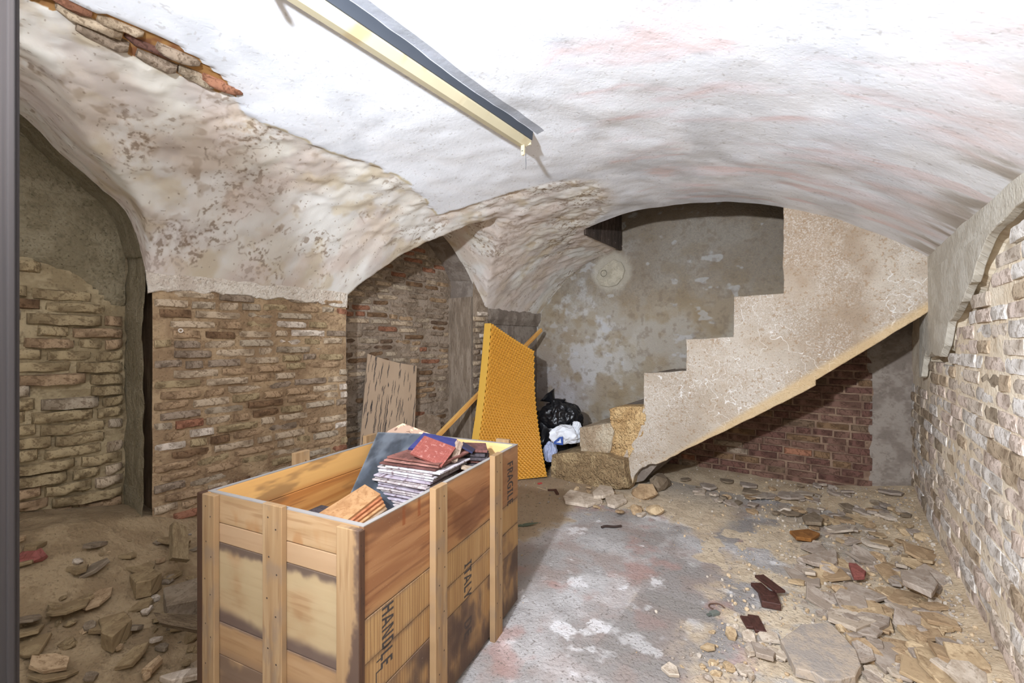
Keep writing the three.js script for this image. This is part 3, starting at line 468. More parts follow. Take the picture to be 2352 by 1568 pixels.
// a solid with an uneven front at u, going back by depth
function roughSolid(pts, u, depth, amp, seed) {
  const s = shapeOf(pts), e = new THREE.ExtrudeGeometry(s, { depth, bevelEnabled: true, bevelSize: 0.012, bevelThickness: 0.012, bevelSegments: 2, steps: 3 }); e.translate(0, 0, -u - depth);
  // refine the flat front into a bumpy one
  const xs = pts.map(p => p[0]), ys = pts.map(p => p[1]), x0 = Math.min(...xs), x1 = Math.max(...xs), y0 = Math.min(...ys), y1 = Math.max(...ys), st = 0.014, nx = Math.ceil((x1 - x0) / st), ny = Math.ceil((y1 - y0) / st);
  const f = grid(nx, ny, (a, b) => { const x = lerp(x0, x1, a), y = lerp(y0, y1, b); return new THREE.Vector3(x, y, -u + 0.014 + amp * (fbm(x * 11 + seed, y * 11, 4) - 0.35) * 2); }, (a, b) => inPoly(lerp(x0, x1, a), lerp(y0, y1, b), pts));
  boxUV(e, (x, y, z, nx_, ny_, nz) => Math.abs(nz) > 0.5 ? [x, y] : [x + y, z]); boxUV(f, (x, y) => [x, y]);
  return merge([e, f]);
}
// ---------------------------------------------------------------- the wooden crate and what is in it
const CR = -24.5 * Math.PI / 180, CW = 0.80, CL = 1.22, CH = 0.91, CPOS = new THREE.Vector3(-0.583, 0, -2.106);
const inCrate = (x, y, z) => new THREE.Vector3(x, y, z).applyAxisAngle(new THREE.Vector3(0, 1, 0), CR).add(CPOS);
function woodPix(x, y, seed, a, b, d) { const n = fbm(x * 2.2 + seed, y * 34 + seed + 3 * fbm(x * 1.5, y * 3 + seed, 2), 4), k = fbm(x * 6 + seed, y * 90 + 7, 3); let c = mix3(a, b, ss(0.3, 0.7, n)); return mix3(c, d, 0.55 * ss(0.58, 0.8, k)); }
const LETTERS = (() => {                                    // stencilled words, set sideways down the boards
  const w = 1220, h = 910, c = document.createElement('canvas'); c.width = w; c.height = h; const x = c.getContext('2d');
  x.fillStyle = '#fff'; x.fillRect(0, 0, w, h); x.fillStyle = '#000';
  const word = (t, s, yTop, yBot, cap, gap = 0) => { x.save(); x.translate((s - cap / 2) * 1000, (0.91 - yTop) * 1000); x.rotate(Math.PI / 2); x.font = '600 100px sans-serif'; const m = x.measureText(t).width; x.scale((yTop - yBot) * 1000 / m, cap * 1000 / 72); x.fillText(t, 0, 0); x.restore(); };
  word('HANDLE', 0.112, 0.608, 0.395, 0.060); word('ITALY', 0.655, 0.50, 0.335, 0.066); word('DE', 0.655, 0.245, 0.155, 0.066); word('FRAGILE', 1.115, 0.842, 0.60, 0.072);
  x.fillRect(62, 470, 22, 5); x.fillRect(58, 505, 24, 5); x.fillRect(58, 505, 5, 40);
  const d = x.getImageData(0, 0, w, h).data; return (s, y) => { const i = Math.floor(s * 1000), j = Math.floor((0.91 - y) * 1000); if (i < 0 || j < 0 || i >= w || j >= h) return 0; return 1 - d[(j * w + i) * 4] / 255; };
})();
const seamR = [0.91, 0.61, 0.465, 0.335, 0.02], seamF = [0.91, 0.797, 0.722, 0.416, 0.289, 0.02];
const sideTex = tex(1220, 910, (x, y) => {
  const s = x * 1.22, h = y * 0.91; let i = 0; while (i < 3 && h < seamR[i + 1]) i++;
  const dTop = seamR[i] - h, dBot = h - seamR[i + 1]; const n = fbm(s * 7 + 3, h * 7, 4), m = fbm(s * 26, h * 26 + 5, 3);
  let c;
  if (i === 0) { c = woodPix(s, h, 2, [204, 152, 104], [180, 126, 82], [146, 98, 62]); c = mix3(c, [222, 168, 108], 0.7 * ss(0.10, 0.0, dTop + 0.06 * n)); c = mix3(c, [214, 168, 110], 0.75 * ss(0.09, 0.0, dBot + 0.05 * n)); c = mix3(c, [120, 74, 46], 0.55 * ss(0.55, 0.7, fbm(s * 3, h * 12 + 30, 4))); const dr = Math.min(Math.abs(s - 0.20), Math.abs(s - 0.29)); if (dTop < 0.07) c = mix3(c, [160, 84, 34], 0.6 * ss(0.012, 0.004, dr)); c = mix3(c, [196, 152, 112], 0.6 * ss(0.95, 1.0, s)); }
  else { c = woodPix(h, s, 5 + i, [222, 184, 128], [206, 166, 112], [184, 142, 94]); const gr = Math.abs(((s + 0.002 * Math.sin(s * 90)) / 0.0145) % 1 - 0.5); c = mix3(c, [150, 108, 68], 0.75 * ss(0.36, 0.48, gr));
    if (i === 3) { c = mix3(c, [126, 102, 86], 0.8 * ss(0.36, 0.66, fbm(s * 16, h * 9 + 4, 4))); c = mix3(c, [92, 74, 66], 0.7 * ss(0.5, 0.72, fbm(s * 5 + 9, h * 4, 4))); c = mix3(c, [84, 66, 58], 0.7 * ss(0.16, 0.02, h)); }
    if (i === 2) c = mix3(c, [130, 104, 86], 0.7 * ss(0.75, 1.2, s) * ss(0.35, 0.6, n)); }
  c = mix3(c, [118, 98, 88], 0.6 * ss(0.030, 0.0, dBot + 0.02 * m) * (i < 3 ? 1 : 0)); c = mix3(c, [130, 110, 100], 0.65 * ss(0.03, 0.0, dTop + 0.02 * m) * ss(0.4, 0.7, n + 0.2));
  c = mix3(c, [60, 58, 64], 0.88 * LETTERS(s, h) * ss(0.15, 0.5, m + 0.22) * ((s > 0.6 && s < 0.72 && h < 0.3) ? 0.6 : 1));
  if (vn(s * 700, h * 700) > 0.975) c = [232, 222, 208];
  return c;
});
const frontTex = tex(800, 910, (x, y) => {
  const w = x * 0.8, h = y * 0.91; let i = 0; while (i < 4 && h < seamF[i + 1]) i++;
  const dTop = seamF[i] - h, dBot = h - seamF[i + 1], n = fbm(w * 6 + 30, h * 6, 4), m = fbm(w * 24, h * 24 + 15, 3);
  let c = woodPix(w, h, 11 + i, [226, 192, 148], [210, 174, 128], [190, 150, 106]);
  if (i === 0) c = mix3(c, [204, 150, 96], 0.7 * ss(0.45, 0.7, fbm(w * 20, h * 9, 3)) * ss(0.09, 0.0, dBot));
  if (i === 1) c = mix3(c, [230, 196, 160], 0.6);
  if (i === 2) { c = mix3(c, [232, 214, 172], 0.7 * ss(0.3, 0.6, n)); c = mix3(c, [112, 94, 86], 0.85 * ss(0.042, 0.012, dTop + 0.03 * (m - 0.5) + 0.05 * (n - 0.5))); c = mix3(c, [118, 98, 92], 0.85 * ss(0.062, 0.020, dBot + 0.05 * (n - 0.5) + 0.04 * (w - 0.3) * (w < 0.4 ? 1 : -0.5))); }
  if (i === 3) { c = mix3(c, [206, 160, 112], 0.6 * n); c = mix3(c, [126, 108, 104], 0.7 * ss(0.02, 0.0, dTop + 0.01 * m)); c = mix3(c, [168, 136, 108], 0.7 * ss(0.05, 0.0, dBot)); }
  if (i === 4) c = mix3(c, [134, 112, 98], 0.75 * ss(0.3, 0.55, n + 0.1 * m));
  return c;
});
const insideTex = tex(512, 512, (x, y) => { const h = y * 0.91; let c = woodPix(x, h, 21, [214, 152, 84], [190, 122, 60], [160, 100, 52]); c = mix3(c, [226, 176, 106], 0.8 * ss(0.78, 0.82, h)); return mix3(c, [120, 86, 54], 0.5 * ss(0.6, 0.75, fbm(x * 5, h * 14 + 9, 4))); });
const rearTex = tex(512, 512, (x, y) => mix3(woodPix(x, y * 0.9, 25, [234, 192, 132], [222, 176, 114], [206, 160, 104]), [150, 110, 70], 0.3 * ss(0.7, 0.8, fbm(x * 30, y * 30, 2))));
const battenTex = tex(128, 1024, (x, y) => { let c = woodPix(y, x * 0.12, 31, [222, 190, 146], [204, 168, 122], [178, 140, 98]); c = mix3(c, [168, 150, 136], 0.45 * ss(0.45, 0.8, fbm(x * 3, y * 12 + 60, 4))); for (const [nx, ny] of [[0.3, 0.95], [0.7, 0.91], [0.35, 0.8], [0.75, 0.74], [0.25, 0.64], [0.7, 0.58], [0.3, 0.45], [0.72, 0.4], [0.3, 0.28], [0.7, 0.2], [0.3, 0.1]]) if (Math.hypot((x - nx) * 0.09, (y - ny) * 0.93) < 0.0032) c = [70, 54, 44]; return c; });
const stainedTex = tex(128, 1024, (x, y) => mix3(woodPix(y, x * 0.12, 37, [222, 190, 146], [204, 168, 122], [178, 140, 98]), [104, 82, 72], 0.85 * ss(0.25, 0.0, 1 - x - 0.45 * ss(0.75, 0.35, y) + 0.3 * (fbm(x * 4, y * 30, 3) - 0.5))));
const M_stained = mat({ map: stainedTex, roughness: 0.8, color: '#b9b2aa' });
const M_side = mat({ map: sideTex, roughness: 0.75, color: '#c6c0ba' }), M_front = mat({ map: frontTex, roughness: 0.75, color: '#bdb6ae' }), M_inside = mat({ map: insideTex, roughness: 0.7 }), M_rear = mat({ map: rearTex, roughness: 0.75 }), M_batten = mat({ map: battenTex, roughness: 0.8, color: '#b9b2aa' }), M_dust = mat({ color: '#8f8983' }), M_darkwood = mat({ map: battenTex, color: '#5f4c42', roughness: 0.9 });
{
  const g = group('wooden_crate', CPOS, CR); tag(g, 'open wooden shipping crate stencilled fragile, full of tiles, in the foreground', 'crate');
  const th = 0.018, gap = 0.0025;
  const rim = (w, d, x, z, y = CH) => part('dusty_rim', box(w, 0.003, d, x, y + 0.001, z), M_dust, g);
  for (let i = 0; i < 4; i++) { const y0 = seamR[i + 1] + gap, y1 = seamR[i], q = box(th, y1 - y0, CL, CW / 2 - th / 2, (y0 + y1) / 2, 0, 0.0025); boxUV(q, (x, y, z, nx) => Math.abs(nx) > 0.5 || true ? [(CL / 2 - z) / CL, y / CH] : [0, 0]); const p = part('side_plank', q, M_side, g); p.rotation.y = [0.0, 0.003, -0.003, 0.002][i]; }
  for (let i = 0; i < 5; i++) { const y0 = seamF[i + 1] + gap, y1 = seamF[i], q = box(CW - 2 * th, y1 - y0, th, 0, (y0 + y1) / 2, CL / 2 - th / 2, 0.0025); boxUV(q, (x, y) => [(x + CW / 2) / CW, y / CH]); part('end_plank', q, M_front, g); }
  for (const [y0, y1] of [[0.79, 0.91], [0.55, 0.788], [0.30, 0.548], [0.02, 0.298]]) {
    const q = box(th, y1 - y0, CL, -CW / 2 + th / 2, (y0 + y1) / 2, 0, 0.0025); boxUV(q, (x, y, z) => [z / CL + 0.5, y / CH]); part('side_plank', q, M_inside, g);
    const r = box(CW - 2 * th, y1 - y0, th, 0, (y0 + y1) / 2, -CL / 2 + th / 2, 0.0025); boxUV(r, (x, y) => [x / CW + 0.5, y / CH]); part('end_plank', r, M_rear, g);
  }
  part('bottom', boxUV(box(CW - 0.04, 0.02, CL - 0.04, 0, 0.035, 0), (x, y, z) => [x, z]), M_inside, g);
  const batten = (x, z, w, d, y0, y1, m = M_batten) => { const alongX = w > d, q = box(w, y1 - y0, d, x, (y0 + y1) / 2, z, 0.003); boxUV(q, (px, py, pz, nx) => [((alongX ? px - x : pz - z) / Math.max(w, d)) + 0.5, (py - y0) / (y1 - y0)]); return part('batten', q, m, g); };
  // near end: two corner boards and the middle one
  batten(0, CL / 2 + 0.011, 0.10, 0.022, 0.0, 0.925); batten(0.352, CL / 2 + 0.011, 0.095, 0.022, 0.0, 0.905, M_stained); part('corner_edge', box(0.003, 0.9, 0.024, CW / 2 + 0.0015, 0.452, CL / 2 + 0.009, 0.001), M_darkwood, g); batten(-0.362, CL / 2 + 0.011, 0.075, 0.022, 0.0, 0.908);
  // right side: two battens (the near one above the second), standing proud
  batten(CW / 2 + 0.015, CL / 2 - 0.398, 0.03, 0.085, 0.0, 0.925); batten(CW / 2 + 0.015, CL / 2 - 0.912, 0.03, 0.09, 0.0, 0.93);
  // left side and rear, seen only as tops above the rim
  batten(-CW / 2 - 0.016, CL / 2 - 0.023, 0.032, 0.09, 0.0, 0.908, M_darkwood); batten(-CW / 2 - 0.013, 0.17, 0.026, 0.085, 0.0, 0.965); batten(-CW / 2 - 0.013, -0.30, 0.026, 0.085, 0.0, 0.955); batten(0.30, -CL / 2 - 0.012, 0.085, 0.024, 0.0, 0.93); batten(-0.30, -CL / 2 - 0.012, 0.085, 0.024, 0.0, 0.93);
  rim(th, CL, CW / 2 - th / 2, 0); rim(th, CL, -CW / 2 + th / 2, 0); rim(CW - 2 * th, th, 0, CL / 2 - th / 2); rim(CW - 2 * th, th, 0, -CL / 2 + th / 2);
}
// a stack of old tiles with chalky edges
const chalkTex = tex(256, 64, (x, y) => { const n = fbm(x * 20, y * 5 + 3, 3); return mix3(mix3([226, 222, 224], [196, 188, 192], ss(0.35, 0.6, n)), [120, 100, 100], 0.8 * ss(0.62, 0.72, fbm(x * 34 + 9, y * 9, 3))); });
const M_chalk = [mat({ map: chalkTex }), mat({ map: chalkTex, color: '#e6dfd8' }), mat({ map: rep(chalkTex, 0.7, 0.6), color: '#d6cfd6' })], M_clay = [mat({ map: grainTex, color: '#8b5a50' }), mat({ map: grainTex, color: '#6e4640' }), mat({ map: grainTex, color: '#a5776c' })], M_black = mat({ map: grainTex, color: '#4b4448' });
{
  const r = rng(404); let y = 0.655; const gbox = [0, 1, 2, 3].map(k => boxUV(box(0.33 - 0.006 * k, 0.0088, 0.30, 0, 0.0044, 0, 0.0018), (x, yy, z, nx, ny, nz) => Math.abs(nx) > 0.5 ? [z * 2 + k, yy * 20] : [x * 2 + k, Math.abs(ny) > 0.5 ? z * 2 : yy * 20]));
  // what the stack stands on
  const card = mesh('cardboard_box', merge([box(0.30, 0.60, 0.34, 0, 0.30, 0, 0.004), box(0.31, 0.012, 0.17, 0, 0.606, 0.09)]), mat({ map: grainTex, color: '#8a6a52' })); card.position.copy(inCrate(0.085, 0.047, -0.13)); card.rotation.y = CR; tag(card, 'brown cardboard box under the tile stack inside the wooden crate', 'box');
  const words = ['lowest of the chalky tiles in the stack inside the crate', 'second chalky tile from the bottom of the stack in the crate'];
  for (let i = 0; i < 22; i++) {
    const top = i > 18, t = mesh('floor_tile', gbox[Math.floor(r() * 4)], top ? M_clay[i % 3] : M_chalk[Math.floor(r() * 3)]);
    const dx = i > 17 ? 0.02 * Math.sin(i * 2.2) + 0.03 : 0.012 * (r() - 0.5) * 2 - 0.012 * Math.sin(i / 4) + (i > 11 && i < 15 ? -0.02 : 0); t.position.copy(inCrate(0.075 + dx, y, -0.15 + 0.010 * (r() - 0.5) * 2)); t.rotation.y = CR + 0.04 * (r() - 0.5) * 2; t.rotation.x = 0.012 * (r() - 0.5);
    tag(t, top ? 'reddish clay tile on the chalky stack in the crate' : 'chalky edged tile in the stack inside the crate', 'tile', top ? 'reddish tiles topping the stack in the crate' : 'chalky edged tiles stacked in the crate');
    y += i === 6 ? 0.018 : 0.0128;
  }
  // small dark tiles piled at the right of the stack
  const small = boxUV(box(0.17, 0.013, 0.17, 0, 0.0065, 0, 0.002), (x, yy, z) => [x * 3, z * 3]); let yy = 0.80;
  for (let i = 0; i < 8; i++) { const t = mesh('dark_tile', small, i % 3 === 1 ? M_clay[1] : M_black); t.position.copy(inCrate(0.235 + 0.012 * Math.sin(i * 1.7), yy, -0.36 + 0.012 * Math.cos(i * 2.3))); t.rotation.y = CR + 0.5 + 0.06 * Math.sin(i); t.rotation.z = -0.05; tag(t, 'small dark tile in the pile right of the stack', 'tile', 'small dark tiles piled in the crate'); yy += 0.0175; }
  const prop = mesh('clay_block', box(0.16, 0.74, 0.16, 0, 0.37, 0, 0.006), M_clay[1]); prop.position.copy(inCrate(0.235, 0.047, -0.36)); prop.rotation.y = CR + 0.5; tag(prop, 'upright clay block under the pile of small dark tiles in the crate', 'block');
}
// loose pieces on top
{
  const redTex = tex(256, 192, (x, y) => { let c = mix3([164, 94, 82], [146, 78, 68], fbm(x * 9, y * 9, 3)); const gx = Math.abs((x * 9) % 1 - 0.5), gy = Math.abs((y * 7) % 1 - 0.5); const e = Math.max(Math.abs(x - 0.5) * 2, Math.abs(y - 0.5) * 2); c = mix3(c, [200, 146, 134], 0.55 * Math.max(ss(0.42, 0.5, gx), ss(0.42, 0.5, gy)) * ss(0.4, 0.75, e) * ss(0.3, 0.6, fbm(x * 14 + 4, y * 14, 3))); return mix3(c, [214, 182, 174], 0.5 * ss(0.66, 0.76, fbm(x * 12 + 30, y * 12, 3))); });
  const M_red = mat({ map: redTex, roughness: 0.7, color: '#d4c4bf' }), M_blue = mat({ map: tex(64, 64, (x, y) => mix3([38, 42, 92], [56, 58, 108], fbm(x * 9, y * 9, 3))), roughness: 0.35 });
  const M_slate = mat({ map: tex(512, 512, (x, y) => { let c = mix3([74, 80, 88], [52, 56, 62], ss(0.35, 0.65, fbm(x * 5, y * 5, 4))); c = mix3(c, [128, 132, 138], 0.5 * ss(0.5, 0.75, fbm(x * 4 + y * 2 + 9, y * 3, 4))); const e = Math.min(x, 1 - x, y, 1 - y); return mix3(c, [150, 148, 146], 0.6 * ss(0.05, 0.0, e + 0.03 * fbm(x * 20, y * 20, 2))); }), roughness: 0.8 });
  const slab = plateMesh('slate_slab', [P(868, 992, 2.58), P(1002, 997, 2.66), P(935, 1200, 2.05), P(798, 1148, 2.0)], 0.022, M_slate, { nx: 8, ny: 8 }); tag(slab, 'large dark grey slate slab leaning inside the wooden crate', 'slab');
  const osb = mat({ map: tex(128, 128, (x, y) => { const n = fbm(x * 14 + 3, y * 7, 3); return mix3(mix3([226, 198, 160], [176, 146, 124], ss(0.4, 0.5, n)), [112, 82, 66], 0.8 * ss(0.6, 0.66, fbm(x * 10, y * 18 + 7, 3))); }) });
  const chip = plateMesh('chipboard_piece', [P(872, 1000, 2.66), P(998, 1000, 2.70), P(985, 1075, 2.55), P(880, 1080, 2.5)], 0.015, osb, { nx: 12, ny: 2, edge: (s, t) => [s, t - (1 - t) * 0.40 * (1 - Math.abs(s - 0.42) / (s < 0.42 ? 0.42 : 0.58))] }); tag(chip, 'mottled tan chipboard piece with a pointed top behind the slate slab', 'board');
  const blue = plateMesh('blue_tile', [P(973, 993, 2.25), P(1050, 1008, 2.27), P(1042, 1034, 2.13), P(938, 1029, 2.13)], 0.012, M_blue); tag(blue, 'dark blue glazed tile lying under the red tile on the crate load', 'tile');
  const red = plateMesh('red_tile', [P(975, 1000, 2.18), P(1047, 1027, 2.14), P(1015, 1070, 2.00), P(942, 1040, 2.06)], 0.010, M_red); tag(red, 'red tile with a worn white grid lying topmost on the crate load', 'tile');
  const lean = plateMesh('cream_tile', [P(1051, 1010, 2.22), P(1064, 1018, 2.24), P(1050, 1060, 2.12), P(1036, 1056, 2.10)], 0.016, mat({ map: grainTex, color: '#b59f8e' })); tag(lean, 'narrow cream tile leaning on edge beside the red tile', 'tile');
  const navy = plateMesh('navy_tile', [P(1064, 1014, 2.30), P(1092, 1031, 2.28), P(1086, 1038, 2.22), P(1058, 1022, 2.22)], 0.010, mat({ color: '#2a2c44', roughness: 0.35 })); tag(navy, 'navy tile on top of the small dark tile pile in the crate', 'tile');
  const strip = plateMesh('wood_strip', [P(1060, 1066, 2.2), P(1098, 1072, 2.2), P(1098, 1077, 2.17), P(1060, 1071, 2.17)], 0.014, mat({ map: grainTex, color: '#b9a58e' })); tag(strip, 'grey wooden strip lying under the dark tiles inside the crate', 'strip');
  // wood-look planks in the near corner
  const wt = [['#b8946c', 0], ['#b07654', 1], ['#b4835f', 0], ['#b8946c', 1], ['#9c8a76', 0]];
  const grainW = tex(256, 128, (x, y) => woodPix(x * 2, y * 0.3, 41, [252, 240, 226], [226, 206, 184], [196, 168, 140]));
  const names = ['topmost', 'second', 'third', 'fourth', 'lowest'];
  wt.forEach(([c], i) => { const d = i * 7, k = i * 0.012; const t = plateMesh('wood_look_tile', [P(838 + d, 1112 + d * 0.6 + i * 3, 1.96 - k), P(874 + d * 0.55, 1134 + i * 8.5, 1.86 - k), P(770 + d * 0.2, 1215 + i * 9, 1.58 - k), P(716, 1188 + i * 9, 1.66 - k)], 0.012, mat({ map: grainW, color: c, roughness: 0.7 })); tag(t, `${names[i]} wood-coloured tile of the upper fan of five in the crate's near corner`, 'tile'); });
  for (let i = 0; i < 3; i++) { const t = plateMesh('wood_look_tile', [P(862 + i * 3, 1152 + i * 10, 1.92), P(874 + i * 2, 1160 + i * 9, 1.88), P(800, 1222 + i * 9, 1.62), P(775, 1215 + i * 9, 1.66)], 0.012, mat({ map: grainW, color: ['#b29274', '#a08466', '#8c7058'][i], roughness: 0.7 })); tag(t, `${['upper', 'middle', 'bottom'][i]} wood-coloured tile of the lower stack of three under the fan in the crate`, 'tile'); }
  const stand = mesh('blackened_support', box(0.32, 0.66, 0.40, 0, 0.33, 0, 0.006), M_black); stand.position.copy(inCrate(-0.16, 0.047, 0.33)); stand.rotation.y = CR; tag(stand, 'support block below the wood-coloured tiles, blackened to stand for the dark gap', 'support block');  // support box, coloured black to read as the unlit gap
}
// ---------------------------------------------------------------- things against the walls
{
  // egg-crate foam sheet
  const m = mat({ color: '#d8a03c', roughness: 0.34 });
  const Lz = [[1128, 742, 5.00], [1119, 850, 4.90], [1108, 950, 4.78], [1095, 1040, 4.66], [1086, 1112, 4.56]], Rz = [[1226, 806, 5.16], [1228, 900, 5.05], [1235, 970, 4.93], [1245, 1035, 4.82], [1256, 1094, 4.74]];
  const cl = new THREE.CatmullRomCurve3(Lz.map(p => P(...p))), cr = new THREE.CatmullRomCurve3(Rz.map(p => P(...p)));
  const NU = 38, NV = 54, S = 4;
  const back = (s, t, d) => { const a = cl.getPoint(t), b = cr.getPoint(t), p = a.clone().lerp(b, s), e = b.clone().sub(a).normalize(), f = cl.getTangent(t), N = new THREE.Vector3().crossVectors(e, f).normalize(); if (N.z < 0) N.negate(); p.addScaledVector(N, d - 0.03 * Math.sin(Math.PI * s)); return p; };
  const front = grid(NU * S, NV * S, (s, t) => { const a = s * NU / 2, b = t * NV / 2, k = Math.max(0, Math.cos(2 * Math.PI * a) * Math.cos(2 * Math.PI * b)), edge = Math.min(1, Math.min(s, 1 - s) * 30, Math.min(t, 1 - t) * 40); return back(s, t, 0.052 * Math.pow(k, 1.15) * (0.5 + 0.5 * edge)); });
  const rear = new THREE.Vector3(-0.078, 0, -0.05), bk = (s, t, d) => back(s, t, 0).addScaledVector(rear, d);
  const sides = [grid(1, NV, (s, t) => bk(0, t, s)), grid(1, NV, (s, t) => bk(1, t, s)), grid(NU, 1, (s, t) => bk(s, 0, t)), grid(NU, 1, (s, t) => bk(s, 1, t)), grid(NU, NV, (s, t) => bk(s, t, 1))];
  const g = group('foam_panel'); part('egg_crate_face', front, m, g); part('foam_body', merge(sides), mat({ color: '#e3b24a', roughness: 0.7 }), g);
  const base = new THREE.Vector3(0.0, 0, -4.68); g.children.forEach(c => c.position.sub(base)); g.position.copy(base); tag(g, 'tall golden yellow egg-crate foam panel leaning against the brick pier', 'foam panel');
}
{
  // board with dark streaks leaning in the recess
  const bt = tex(256, 512, (x, y) => { let c = mix3([190, 168, 144], [174, 150, 126], fbm(x * 6, y * 3, 4)); return c; });
  const str = (() => { const r = rng(12), L = []; for (let i = 0; i < 105; i++) L.push([r(), r(), 0.015 + 0.06 * r(), 0.004 + 0.004 * r()]); for (const x0 of [0.16, 0.24, 0.33, 0.36, 0.9]) for (let k = 0; k < 5; k++) L.push([x0 + k * 0.018, 0.85 - k * 0.12, 0.11, 0.006]); return L; })();
  const stTex = tex(256, 512, (x, y) => { let c = mix3([196, 172, 146], [178, 154, 128], fbm(x * 6, y * 3, 4)); for (const [sx, sy, l, w] of str) { const dy = Math.abs(y - sy) / l; if (dy < 1) { const dx = Math.abs(x - sx + (y - sy) * 0.18 + 0.004 * Math.sin(y * 90)) / (w * (1 - dy * dy)); if (dx < 1) { c = mix3(c, [56, 52, 52], 0.9); break; } } } return c; });
  const tl = P(845, 812, 4.33), tr = P(957, 840, 4.78), bl0 = P(828, 1012, 4.10), br0 = P(953, 980, 4.62);
  const bl = tl.clone().lerp(bl0, (tl.y - 0.02) / (tl.y - bl0.y)), br = tr.clone().lerp(br0, (tr.y - 0.02) / (tr.y - br0.y));
  const o = plateMesh('streaked_board', [tl, tr, br, bl], 0.012, mat({ map: stTex, roughness: 0.7 }), { nx: 14, ny: 4, edge: (s, t) => [s, t + (1 - t) * 0.012 * Math.sin(Math.PI * s) ] }); tag(o, 'tan board with black vertical streaks leaning in the brick recess', 'board');
  const a = P(905, 1104, 4.15), b = P(1243, 757, 5.92), d = b.clone().sub(a), L = d.length(); const lath = mesh('wooden_lath', boxUV(box(0.036, 0.046, L, 0, 0, L / 2, 0.003), (x, y, z) => [z / 2, (x + y) * 4]), mat({ map: tex(256, 64, (x, y) => woodPix(x * 2, y * 0.2, 51, [240, 190, 110], [222, 160, 80], [196, 130, 60])), roughness: 0.7 })); lath.position.copy(a); lath.up.set(0, 1, 0); lath.lookAt(b); tag(lath, 'long square pale wooden lath leaning behind the foam panel', 'lath');
  const gs = plateMesh('plaster_slab', [P(962, 948, 4.55), P(1010, 950, 4.75), P(1012, 1010, 4.55), P(960, 1015, 4.35)], 0.03, mat({ map: mortarMap([170, 150, 128], [146, 126, 104], [104, 86, 70], 171), bumpMap: gritTex, bumpScale: 0.01 }), { nx: 6, ny: 6, wob: 0.03, edge: (s, t) => [s + 0.08 * Math.sin(t * 5) * (s - 0.5), t + 0.25 * (1 - t) * Math.abs(s - 0.45)] });
  gs.position.y -= 0; tag(gs, 'cracked rounded plaster slab propped in the recess beside the streaked board', 'slab');
}
function blob(seed, sx, sy, sz, fold, fr = 1) {
  const g = mergeVertices(new THREE.IcosahedronGeometry(1, 28).deleteAttribute('uv').deleteAttribute('normal'), 1e-4), p = g.attributes.position;
  for (let i = 0; i < p.count; i++) { let x = p.getX(i), y = p.getY(i), z = p.getZ(i); let r = 1 + 0.22 * n3(x * 1.4 + seed, y * 1.4, z * 1.4) + fold * (1 - Math.abs(n3(x * 3 * fr + seed, y * 1.6 * fr + 5, z * 3 * fr)) * 3.2) * 0.5 + fold * 0.6 * (0.4 - Math.abs(n3(x * 6 * fr, y * 4 * fr + seed, z * 6 * fr))) ; if (y < -0.6) y = -0.6 - (-(y + 0.6)) * 0 + (y + 0.6) * 0.25; p.setXYZ(i, x * r * sx, y * r * sy, z * r * sz); }
  g.computeVertexNormals(); g.setAttribute('uv', new THREE.BufferAttribute(new Float32Array(p.count * 2), 2)); return g;
}
